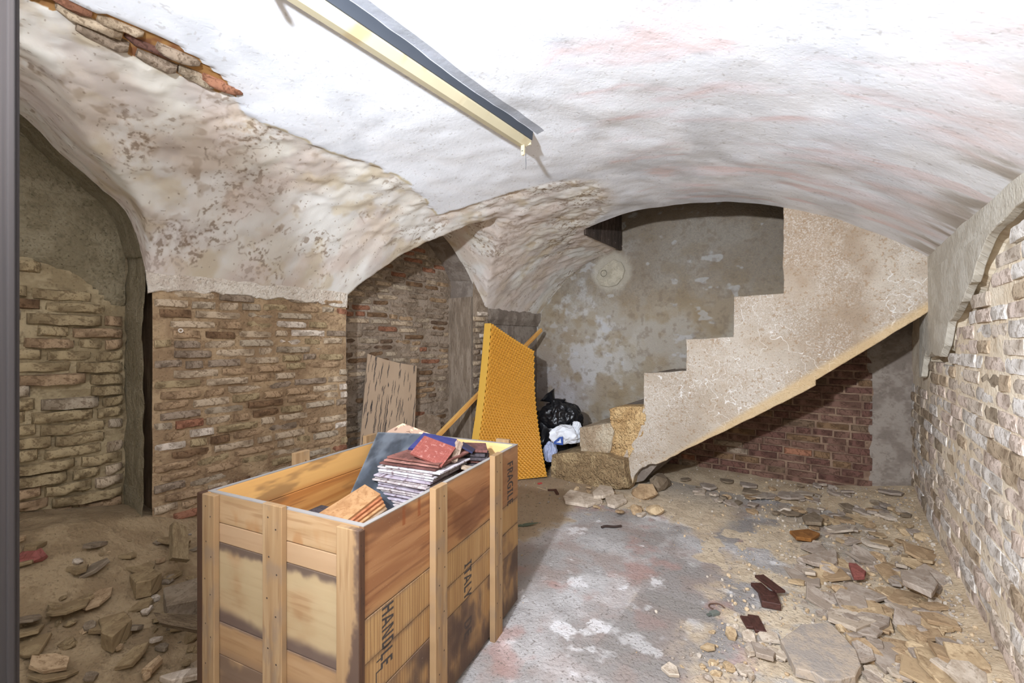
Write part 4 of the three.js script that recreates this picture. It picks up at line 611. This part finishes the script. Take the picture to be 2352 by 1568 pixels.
{
  const m = new THREE.MeshPhysicalMaterial({ color: '#15161a', roughness: 0.32, side: THREE.DoubleSide }), grp = 'black rubbish bags';
  const put = (name, geo, mm, px, py, z, label, cat, lift) => { const o = mesh(name, geo, mm); geo.computeBoundingBox(); const p = P(px, py, z); o.position.set(p.x, p.y, p.z); return tag(o, label, cat); };
  put('rubbish_bag', blob(3, 0.29, 0.37, 0.26, 0.12), m, 1268, 1010, 5.25, 'big black plastic rubbish bag slumped behind the foam panel', 'bag');
  const b2 = put('rubbish_bag', blob(9, 0.23, 0.19, 0.20, 0.14), m, 1292, 960, 5.1, 'upper crumpled black rubbish bag resting on the bigger one', 'bag');
  const tied = new THREE.LatheGeometry([[0.001, 0.0], [0.10, 0.02], [0.05, 0.08], [0.03, 0.10], [0.07, 0.16], [0.09, 0.18]].map(p => new THREE.Vector2(...p)), 24); { const q = tied.attributes.position; for (let i = 0; i < q.count; i++) { const a = Math.atan2(q.getZ(i), q.getX(i)), k = 1 + 0.25 * Math.sin(a * 5 + q.getY(i) * 20); q.setX(i, q.getX(i) * k); q.setZ(i, q.getZ(i) * k); } tied.computeVertexNormals(); }
  const neck = part('gathered_top', tied, m, b2); neck.position.set(-0.05, 0.12, 0); neck.rotation.z = 0.7; neck.scale.setScalar(1.1);
  const w = new THREE.MeshPhysicalMaterial({ color: '#e4e8ee', roughness: 0.45, side: THREE.DoubleSide });
  const wb = put('white_bag', blob(17, 0.160, 0.105, 0.12, 0.26, 0.55), w, 1298, 1000, 4.86, 'white plastic carrier bag with a blue mark, beside the first step', 'bag');
  const wbn = part('twisted_handle', blob(21, 0.05, 0.07, 0.045, 0.2), w, wb); wbn.position.set(0.13, 0.09, 0);
  const bm = mat({ color: '#2c4f9c', roughness: 0.5 }), wm = mat({ color: '#e9edf2', roughness: 0.5 });
  const lg = new THREE.ExtrudeGeometry(shapeOf([[-0.055, -0.03], [0.05, -0.04], [0.05, 0.05], [0.01, 0.045], [-0.055, -0.005]]), { depth: 0.004, bevelEnabled: false }); const lo = part('blue_print', lg, bm, wb); lo.position.set(-0.085, -0.035, 0.125); lo.rotation.set(-0.2, -0.45, 0);
  const tg = new THREE.ExtrudeGeometry(shapeOf([[-0.028, -0.012], [0.03, -0.018], [0.022, 0.03], [0.008, 0.004]]), { depth: 0.002, bevelEnabled: false }); const tt = part('white_emblem', tg, wm, lo); tt.position.z = 0.004;
  put('blue_bag', blob(27, 0.07, 0.12, 0.07, 0.26, 0.6), new THREE.MeshPhysicalMaterial({ color: '#aab4d2', roughness: 0.5, side: THREE.DoubleSide }), 1265, 1040, 4.9, 'pale bluish plastic bag squeezed low beside the first step', 'bag');
}
// ---------------------------------------------------------------- rubble
const flakes = [], chunks = [];
for (let k = 0; k < 14; k++) {
  const r = rng(900 + k), n = 5 + Math.floor(r() * 3), pts = []; let a = 0; for (let i = 0; i < n; i++) { a = (i + 0.7 * (r() - 0.5)) / n * Math.PI * 2; const q = 0.34 + 0.26 * r(); pts.push([Math.cos(a) * q, Math.sin(a) * q]); }
  const g = new THREE.ExtrudeGeometry(shapeOf(pts), { depth: 0.5, bevelEnabled: true, bevelSize: 0.018, bevelThickness: 0.12, bevelSegments: 1 }); g.rotateX(-Math.PI / 2); g.translate(0, 0.2, 0); boxUV(g, (x, y, z, nx, ny) => [x * 0.25 + k * 0.31, (Math.abs(ny) > 0.5 ? z : y) * 0.25 + k * 0.17]); flakes.push(g);
  const c = mergeVertices(new THREE.IcosahedronGeometry(0.5, 1).deleteAttribute('uv').deleteAttribute('normal'), 1e-4), p = c.attributes.position; for (let i = 0; i < p.count; i++) { const x = p.getX(i), y = p.getY(i), z = p.getZ(i), q = 1 + 0.55 * n3(x * 2.1 + k * 3.1, y * 2.1, z * 2.1); p.setXYZ(i, x * q, (y * q + 0.34) * 0.75, z * q * 0.85); } const f = c.toNonIndexed(); f.computeVertexNormals(); boxUV(f, (x, y, z) => [x * 0.3 + k * 0.3, (y + z) * 0.3]); chunks.push(f);
}
const rubTex = mortarMap([246, 240, 232], [214, 204, 192], [150, 134, 116], 181);
const RM = { grey: '#bdb3aa', sand: '#d2bd9c', pale: '#d9cfc2', tan: '#c2aa8a', dim: '#978a78', red: '#a0605a', rust: '#9a6a34', dust: '#a3906f' }; for (const k in RM) RM[k] = mat({ color: RM[k], map: rubTex, bumpMap: gritTex, bumpScale: 0.002 });
function piece(kind, p, size, th, m, label, cat, grp, turn = 0, tilt = 0, name) {
  const r = rng(Math.floor(p.x * 7919 + p.z * 104729) >>> 0), o = mesh(name || (kind === 'f' ? 'plaster_flake' : 'rubble_stone'), kind === 'f' ? flakes[Math.floor(r() * 14)] : chunks[Math.floor(r() * 14)], m);
  o.position.copy(p); o.scale.set(size, kind === 'f' ? th : size * th, size * (0.65 + 0.3 * r())); o.rotation.set(tilt * (r() - 0.5) * 2, turn || r() * 6.28, tilt * (r() - 0.5) * 2); return tag(o, label, cat, grp);
}
// fields of alike pieces; each label is put together from how the piece looks and which landmark it lies by
const toneWord = { sand: 'sandy', tan: 'brown', grey: 'grey', pale: 'pale', dim: 'dark grey', red: 'red', rust: 'rusty', dust: 'dusty' };
function field(seed, poly, nf, ns, s0, s1, mix, tilt, where) {
  const r = rng(seed), xs = poly.map(p => p[0]), ys = poly.map(p => p[1]); let f = 0, s = 0, guard = 0;
  while ((f < nf || s < ns) && guard++ < 9000) {
    const px = lerp(Math.min(...xs), Math.max(...xs), r()), py = lerp(Math.min(...ys), Math.max(...ys), r()); if (!inPoly(px, py, poly)) continue;
    const p = pxGround(px, py), q = toRoom(p); if (q.v > V_R - 0.07 || q.u > U_B - 0.06 || q.v < V_N + 0.08) continue; const key = pick(r, mix), m = RM[key], size = s0 + (s1 - s0) * Math.pow(r(), 1.8);
    const flat = f < nf, k = (size - s0) / (s1 - s0), big = k > 0.55 ? 'large' : k > 0.2 ? 'middling' : 'small', w = where(px, py);
    const label = `${big} ${toneWord[key]} ${flat ? 'plaster flake' : 'rubble stone'} ${w}`, grp = `${flat ? 'plaster flakes' : 'rubble stones'} ${w}`;
    if (flat) { p.y += 0.002 + 0.034 * r() * r(); piece('f', p, size, 0.016 + 0.016 * r(), m, label, 'plaster flake', grp, r() * 6.28, tilt); f++; } else { piece('s', p, size * 0.5, 0.7, m, label, 'stone', grp, r() * 6.28, 0.3); s++; }
  }
}
field(1, [[1855, 1195], [2080, 1165], [2150, 1290], [2165, 1420], [2290, 1568], [1980, 1568], [1930, 1440], [1810, 1400], [1830, 1300]], 165, 30, 0.07, 0.25, { sand: 3, tan: 2, grey: 3, pale: 1.2 }, 0.22, (x, y) => y < 1240 ? 'below the high end of the stairs' : y < 1320 ? (x > 2010 ? 'by the wall level with the red shard' : 'around the dark red shard') : y < 1420 ? (x > 2020 ? 'by the wall behind the largest slab' : 'on the sand behind the largest slab') : x > 2080 ? 'at the near foot of the right wall' : 'right of the largest slab');
field(2, [[1560, 1105], [1900, 1120], [2085, 1140], [2085, 1200], [1850, 1200], [1640, 1165]], 56, 10, 0.07, 0.24, { grey: 4, dim: 2, tan: 1, pale: 1 }, 0.16, (x) => x < 1700 ? 'under the low end of the stairs' : x < 1880 ? 'under the middle of the stairs' : 'in the far corner under the stairs');
field(3, [[1500, 1568], [1640, 1440], [1790, 1420], [1830, 1568]], 18, 12, 0.04, 0.13, { sand: 4, pale: 1.5, grey: 1.5 }, 0.15, (x, y) => y < 1490 ? 'on the dust beside the brown clay shards' : 'on the sand left of the largest slab');
field(4, [[45, 1250], [300, 1215], [468, 1265], [468, 1568], [45, 1568]], 44, 30, 0.045, 0.18, { dust: 5, tan: 1, dim: 1.5, pale: 0.4 }, 0.3, (x, y) => y < 1340 ? 'on the heap below the left wall' : y < 1450 ? (x < 230 ? 'in the slope by the open door' : 'by the cracked block beside the crate') : (x < 230 ? 'in the corner by the open door' : 'near the bottom beside the crate'));
field(5, [[1290, 1118], [1420, 1125], [1540, 1175], [1480, 1195], [1300, 1165]], 8, 10, 0.05, 0.15, { sand: 3, pale: 2, tan: 1 }, 0.2, (x) => x < 1420 ? 'in front of the lowest step' : 'beside the broken stair foot');
// pieces that stand out, outlined as they lie on the ground
function slab(name, px, th, m, lift, label, cat, tiltx = 0) {
  const P0 = px.map(p => pxGround(p[0], p[1], lift)), c = new THREE.Vector3(); P0.forEach(p => c.add(p)); c.multiplyScalar(1 / P0.length);
  const pts = rough(P0.map(p => [p.x - c.x, -(p.z - c.z), 1]), 0.03, 0.006, px[0][0]); const g = new THREE.ExtrudeGeometry(shapeOf(pts), { depth: th, bevelEnabled: true, bevelSize: 0.004, bevelThickness: 0.004, bevelSegments: 1 }); g.rotateX(-Math.PI / 2); boxUV(g, (x, y, z) => [x * 1.5, (z + y) * 1.5]);
  const o = mesh(name, g, m); const q = toRoom(c); o.position.set(c.x, groundAt(q.u, q.v) + lift - th, c.z); o.rotation.x = tiltx; return tag(o, label, cat);
}
slab('stone_slab', [[1797, 1472], [1842, 1436], [1905, 1431], [1925, 1450], [1962, 1492], [1976, 1528], [1962, 1552], [1930, 1562], [1892, 1564], [1868, 1545], [1830, 1538]], 0.035, mat({ map: mortarMap([178, 162, 144], [158, 148, 138], [136, 132, 130], 191), bumpMap: gritTex, bumpScale: 0.003 }), 0.05, 'largest flat grey slab lying in the sand at the lower right', 'slab');
slab('plaster_slab', [[1294, 1140], [1310, 1125], [1352, 1135], [1376, 1140], [1382, 1150], [1350, 1160], [1300, 1152]], 0.022, RM.pale, 0.03, 'long pale slab lying left in the row at the foot of the stairs', 'slab');
slab('plaster_slab', [[1362, 1130], [1378, 1114], [1405, 1118], [1410, 1130], [1385, 1138], [1364, 1138]], 0.022, RM.pale, 0.06, 'pale slab lying on the others right below the first step', 'slab');
slab('plaster_slab', [[1390, 1138], [1430, 1136], [1438, 1150], [1412, 1162], [1396, 1158]], 0.02, RM.pale, 0.03, 'rounded pale slab at the right end of the row below the stairs', 'slab');
slab('red_shard', [[1951, 1293], [1966, 1296], [1986, 1312], [1983, 1322], [1962, 1326], [1956, 1310]], 0.02, RM.red, 0.07, 'dark red shard lying among the sandy flakes near the right wall', 'shard');
slab('plaster_slab', [[1834, 1280], [1918, 1262], [1922, 1290], [1908, 1300], [1868, 1292]], 0.02, RM.grey, 0.05, 'broad grey slab with a straight front edge above the red shard', 'slab');
slab('plaster_slab', [[2070, 1320], [2128, 1300], [2152, 1325], [2140, 1355], [2076, 1345]], 0.025, RM.grey, 0.12, 'broad grey slab at the foot of the right wall, above the layered flakes', 'slab');
slab('plaster_slab', [[1844, 1185], [1870, 1176], [1890, 1190], [1885, 1200], [1850, 1198]], 0.02, RM.dim, 0.06, 'dim grey slab standing out in the rubble under the high end of the stairs', 'slab');
slab('rusty_flake', [[1816, 1220], [1858, 1216], [1882, 1226], [1862, 1238], [1830, 1234]], 0.02, RM.rust, 0.05, 'rust coloured flake among the rubble under the stairs', 'plaster flake');
piece('s', pxGround(1506, 1180), 0.17, 0.75, RM.sand, 'squarish sandy stone lying alone right of the stair foot', 'stone', null, 0.4, 0.1, 'sandy_stone');
piece('s', pxGround(1462, 1176), 0.17, 0.5, RM.tan, 'crumbling tan lump left of the squarish stone at the stair foot', 'stone', null, 1.2, 0.1, 'tan_lump');
piece('s', pxGround(1480, 1140), 0.26, 0.75, RM.tan, 'big brown lump under the broken lower end of the staircase', 'stone', null, 2.2, 0.1, 'brown_lump');
piece('s', pxGround(1515, 1120), 0.3, 0.8, RM.dim, 'grey lump of masonry right behind the broken stair foot', 'stone', null, 0.9, 0.1, 'grey_lump');
piece('s', pxGround(1932, 1448), 0.085, 0.8, RM.sand, 'rounded tan stone at the upper right corner of the largest slab', 'stone', null, 0.9, 0.1, 'tan_stone');
// broken brown clay ware
const clayM = mat({ map: grainTex, color: '#54332c', roughness: 0.55 });
{
  const laid = (ax, ay, bx, by, w, h, lift, label) => { const A = pxGround(ax, ay), B = pxGround(bx, by), L = A.distanceTo(B), g = new RoundedBoxGeometry(L, h, w, 2, 0.004), q = g.attributes.position; for (let i = 0; i < q.count; i++) { q.setY(i, q.getY(i) + 0.004 * n3(q.getX(i) * 40, ax, q.getZ(i) * 40)); q.setZ(i, q.getZ(i) + 0.006 * n3(q.getX(i) * 30, ay, 2)); } g.computeVertexNormals(); g.translate(0, h / 2, 0); const o = mesh('clay_shard', g, clayM); o.position.copy(A.lerp(B, 0.5)); o.position.y += lift; o.rotation.y = -Math.atan2(B.z - A.z, B.x - A.x); o.rotation.z = 0.05; return tag(o, label, 'clay shard'); };
  laid(1744, 1340, 1794, 1382, 0.060, 0.016, 0.045, 'long dark brown clay strip lying on top of the broken pile');
  laid(1736, 1350, 1768, 1386, 0.065, 0.022, 0.018, 'dark brown clay piece under the long strip');
  laid(1762, 1368, 1772, 1402, 0.095, 0.036, 0.004, 'squarish brown clay lump at the near end of the broken pile');
  laid(1712, 1420, 1728, 1448, 0.055, 0.014, 0.004, 'left half of the flat brown clay pair near the big slab');
  laid(1730, 1420, 1748, 1460, 0.055, 0.018, 0.006, 'right half of the flat brown clay pair near the big slab');
  const hook = mesh('rusty_hook', new THREE.TubeGeometry(new THREE.CatmullRomCurve3([[0.05, 0.006, 0.01], [0.03, 0.012, -0.018], [-0.02, 0.01, -0.022], [-0.035, 0.008, 0.0], [-0.02, 0.006, 0.018]].map(p => new THREE.Vector3(...p))), 24, 0.0035, 6), mat({ color: '#5e4436', roughness: 0.7 })); hook.position.copy(pxGround(1643, 1396)); tag(hook, 'small rusty bent hook on the dusty floor', 'hook');
  const bx = group('metal_clip', pxGround(1641, 1411), 0.3); part('clip_body', box(0.05, 0.018, 0.028, 0, 0.009, 0, 0.003), mat({ color: '#6a6f68', roughness: 0.5 }), bx); part('clip_tab', box(0.03, 0.008, 0.018, -0.035, 0.008, 0.002, 0.002), mat({ color: '#5a5f58', roughness: 0.5 }), bx); tag(bx, 'small grey green metal clip beside the rusty hook', 'clip');
  const st = mesh('charred_stick', new THREE.TubeGeometry(new THREE.CatmullRomCurve3([[-0.085, 0.01, 0.006], [-0.05, 0.016, -0.004], [0.02, 0.014, 0.0], [0.08, 0.016, -0.01]].map(p => new THREE.Vector3(...p))), 20, 0.010, 7), mat({ color: '#3b2c26' })); st.position.copy(pxGround(1405, 1213)); tag(st, 'short charred stick on the grey floor before the stairs', 'stick');
  const ru = mesh('rusty_bracket', merge([box(0.03, 0.014, 0.12, 0, 0.01, 0, 0.003), box(0.09, 0.012, 0.03, -0.03, 0.012, -0.06, 0.003)]), mat({ color: '#4d2f22' })); ru.position.copy(pxGround(1278, 1132)); ru.rotation.y = 0.1; tag(ru, 'rusty brown bracket on the sand right of the foam panel', 'bracket');
  const gr = mesh('green_leaf_scrap', new THREE.ExtrudeGeometry(shapeOf([[-0.09, -0.01], [0.0, -0.022], [0.09, 0.004], [0.0, 0.022], [-0.09, 0.012]]), { depth: 0.004, bevelEnabled: false }).rotateX(-Math.PI / 2), mat({ color: '#55604f', roughness: 0.6 })); gr.position.copy(pxGround(1212, 1208)); gr.position.y += 0.012; gr.rotation.set(0.1, 0.1, 0.1); tag(gr, 'grey green pointed scrap on the floor beside the crate corner', 'scrap');
  const rc = mesh('red_scrap', box(0.05, 0.015, 0.02, 0, 0.01, 0, 0.004), mat({ color: '#b0413c' })); rc.position.copy(pxGround(1240, 1112)); rc.rotation.y = 0.5; tag(rc, 'tiny red scrap at the foot of the foam panel', 'scrap');
  const sw = mesh('straw', new THREE.CylinderGeometry(0.002, 0.002, 0.13, 6).rotateZ(Math.PI / 2), mat({ color: '#d8c8a6' })); sw.position.copy(pxGround(1245, 1124)); sw.position.y += 0.008; sw.rotation.y = -0.75; tag(sw, 'single pale straw lying on the sand before the foam panel', 'straw');
}
// the dim slope left of the crate
{
  const up = plateMesh('plaster_slab', [P(398, 1196, 2.42), P(428, 1204, 2.46), P(438, 1285, 2.36), P(396, 1280, 2.32)], 0.04, RM.dust, { nx: 6, ny: 8, wob: 0.02, edge: (s, t) => [s + 0.1 * Math.sin(t * 6) * (s - 0.3), t + 0.12 * (1 - t) * Math.abs(s - 0.35)] }); tag(up, 'narrow plaster slab standing upright against the left brick wall', 'slab');
  const pl = plateMesh('buried_plank', [P(352, 1406, 2.10), P(520, 1416, 2.0), P(520, 1460, 1.94), P(366, 1430, 2.04)], 0.03, mat({ map: grainTex, color: '#7a6850' })); tag(pl, 'dusty plank half buried in the rubble left of the crate', 'plank');
  slab('rubble_block', [[300, 1305], [350, 1300], [368, 1330], [345, 1352], [312, 1352]], 0.08, RM.dust, 0.07, 'flat topped block with rounded edges in the left rubble slope', 'block');
  slab('rubble_block', [[378, 1330], [452, 1320], [470, 1345], [470, 1400], [384, 1395]], 0.12, RM.dim, 0.12, 'big cracked block against the near left side of the crate', 'block');
  slab('rubble_block', [[228, 1408], [285, 1402], [300, 1430], [258, 1480], [236, 1455]], 0.07, RM.dust, 0.06, 'wedge shaped block in the middle of the left rubble slope', 'block');
  slab('plaster_slab', [[370, 1550], [430, 1540], [488, 1530], [470, 1548], [395, 1562]], 0.02, RM.pale, 0.04, 'pale thin slab at the very bottom left of the crate', 'slab');
  slab('plaster_slab', [[330, 1535], [365, 1505], [372, 1515], [350, 1540]], 0.02, RM.tan, 0.05, 'pointed tan slab left of the pale thin one beside the crate', 'slab');
  const rb = piece('s', P(60, 1268, 2.2), 0.16, 0.6, RM.red, 'reddish brick lump at the left edge beside the open door', 'brick lump', null, 0.3, 0.1, 'brick_lump'); rb.position.y -= 0.05;
  const ht = mesh('wall_plug', new THREE.TorusGeometry(0.011, 0.004, 8, 16), mat({ color: '#e8ded2' })); { const q = W(0.995, V_L + 0.035, 0); const z = 2.72; const p = P(415, 759, 2.80); ht.position.copy(p); ht.rotation.y = RA + Math.PI / 2; } tag(ht, 'small white plug ring stuck in the left brick wall', 'plug');
}
// crumbs too small to count
{
  const r = rng(31337), N = 5200, geo = new THREE.IcosahedronGeometry(0.5, 0); const im = new THREE.InstancedMesh(geo, mat({ color: '#ffffff' }), N); im.name = 'rubble_crumbs'; im.userData = { kind: 'stuff', label: 'sandy crumbs and chips strewn over the cellar floor', category: 'crumbs' };
  const cols = ['#cbb391', '#b89f7e', '#b3a799', '#9c9084', '#c4b8a8', '#98866a'].map(c => new THREE.Color(c)), M = new THREE.Matrix4(), q = new THREE.Quaternion(), e = new THREE.Euler(); let n = 0;
  while (n < N) { const u = 0.9 + 4.4 * r(), v = r() < 0.6 ? V_R - 0.03 - 1.1 * Math.pow(r(), 1.6) : V_L + 0.05 + (V_R - V_L) * r(); if (v < -3.3 || (u < 3.2 && v > -1.9 && v < -0.75 && r() < 0.85)) continue; const dens = v > -0.6 ? 1 : v < -1.9 ? 1 : u > 3.4 ? 0.7 : 0.2; if (r() > dens) continue; const s = 0.006 + 0.022 * Math.pow(r(), 3); const p = W(u, v, groundAt(u, v) + s * 0.25); e.set(r() * 6, r() * 6, r() * 6); q.setFromEuler(e); M.compose(p, q, new THREE.Vector3(s, s * 0.6, s * (0.7 + 0.5 * r()))); im.setMatrixAt(n, M); im.setColorAt(n, v < -1.9 ? cols[r() < 0.6 ? 5 : 3] : cols[Math.floor(r() * 5)]); n++; }
  im.castShadow = im.receiveShadow = true; scene.add(im);
}
// ---------------------------------------------------------------- labels: alike pieces are told apart by their place in the row or stack
{
  const ORD = ['first', 'second', 'third', 'fourth', 'fifth', 'sixth', 'seventh', 'eighth', 'ninth', 'tenth', 'eleventh', 'twelfth', 'thirteenth', 'fourteenth', 'fifteenth', 'sixteenth', 'seventeenth', 'eighteenth', 'nineteenth', 'twentieth'];
  const by = {}; for (const o of scene.children) if (o.userData.label) (by[o.userData.label] ??= []).push(o);
  const screenX = o => o.position.x / -o.position.z;
  for (const label in by) {
    const L = by[label]; if (L.length < 2 || L.length > 20) continue;
    const stack = L[0].userData.category === 'tile';
    L.sort(stack ? (a, b) => b.position.y - a.position.y : (a, b) => screenX(a) - screenX(b));
    L.forEach((o, i) => { const end = stack ? 'top' : 'left'; o.userData.label = `${label}, ${i === 0 ? (stack ? 'topmost' : 'leftmost') : i === L.length - 1 ? (stack ? 'lowest' : 'rightmost') : `${ORD[i]} from the ${end}`}`; });
  }
}
shade(scene);
scene.traverse(o => { delete o.userData._c; });
renderer.render(scene, camera);
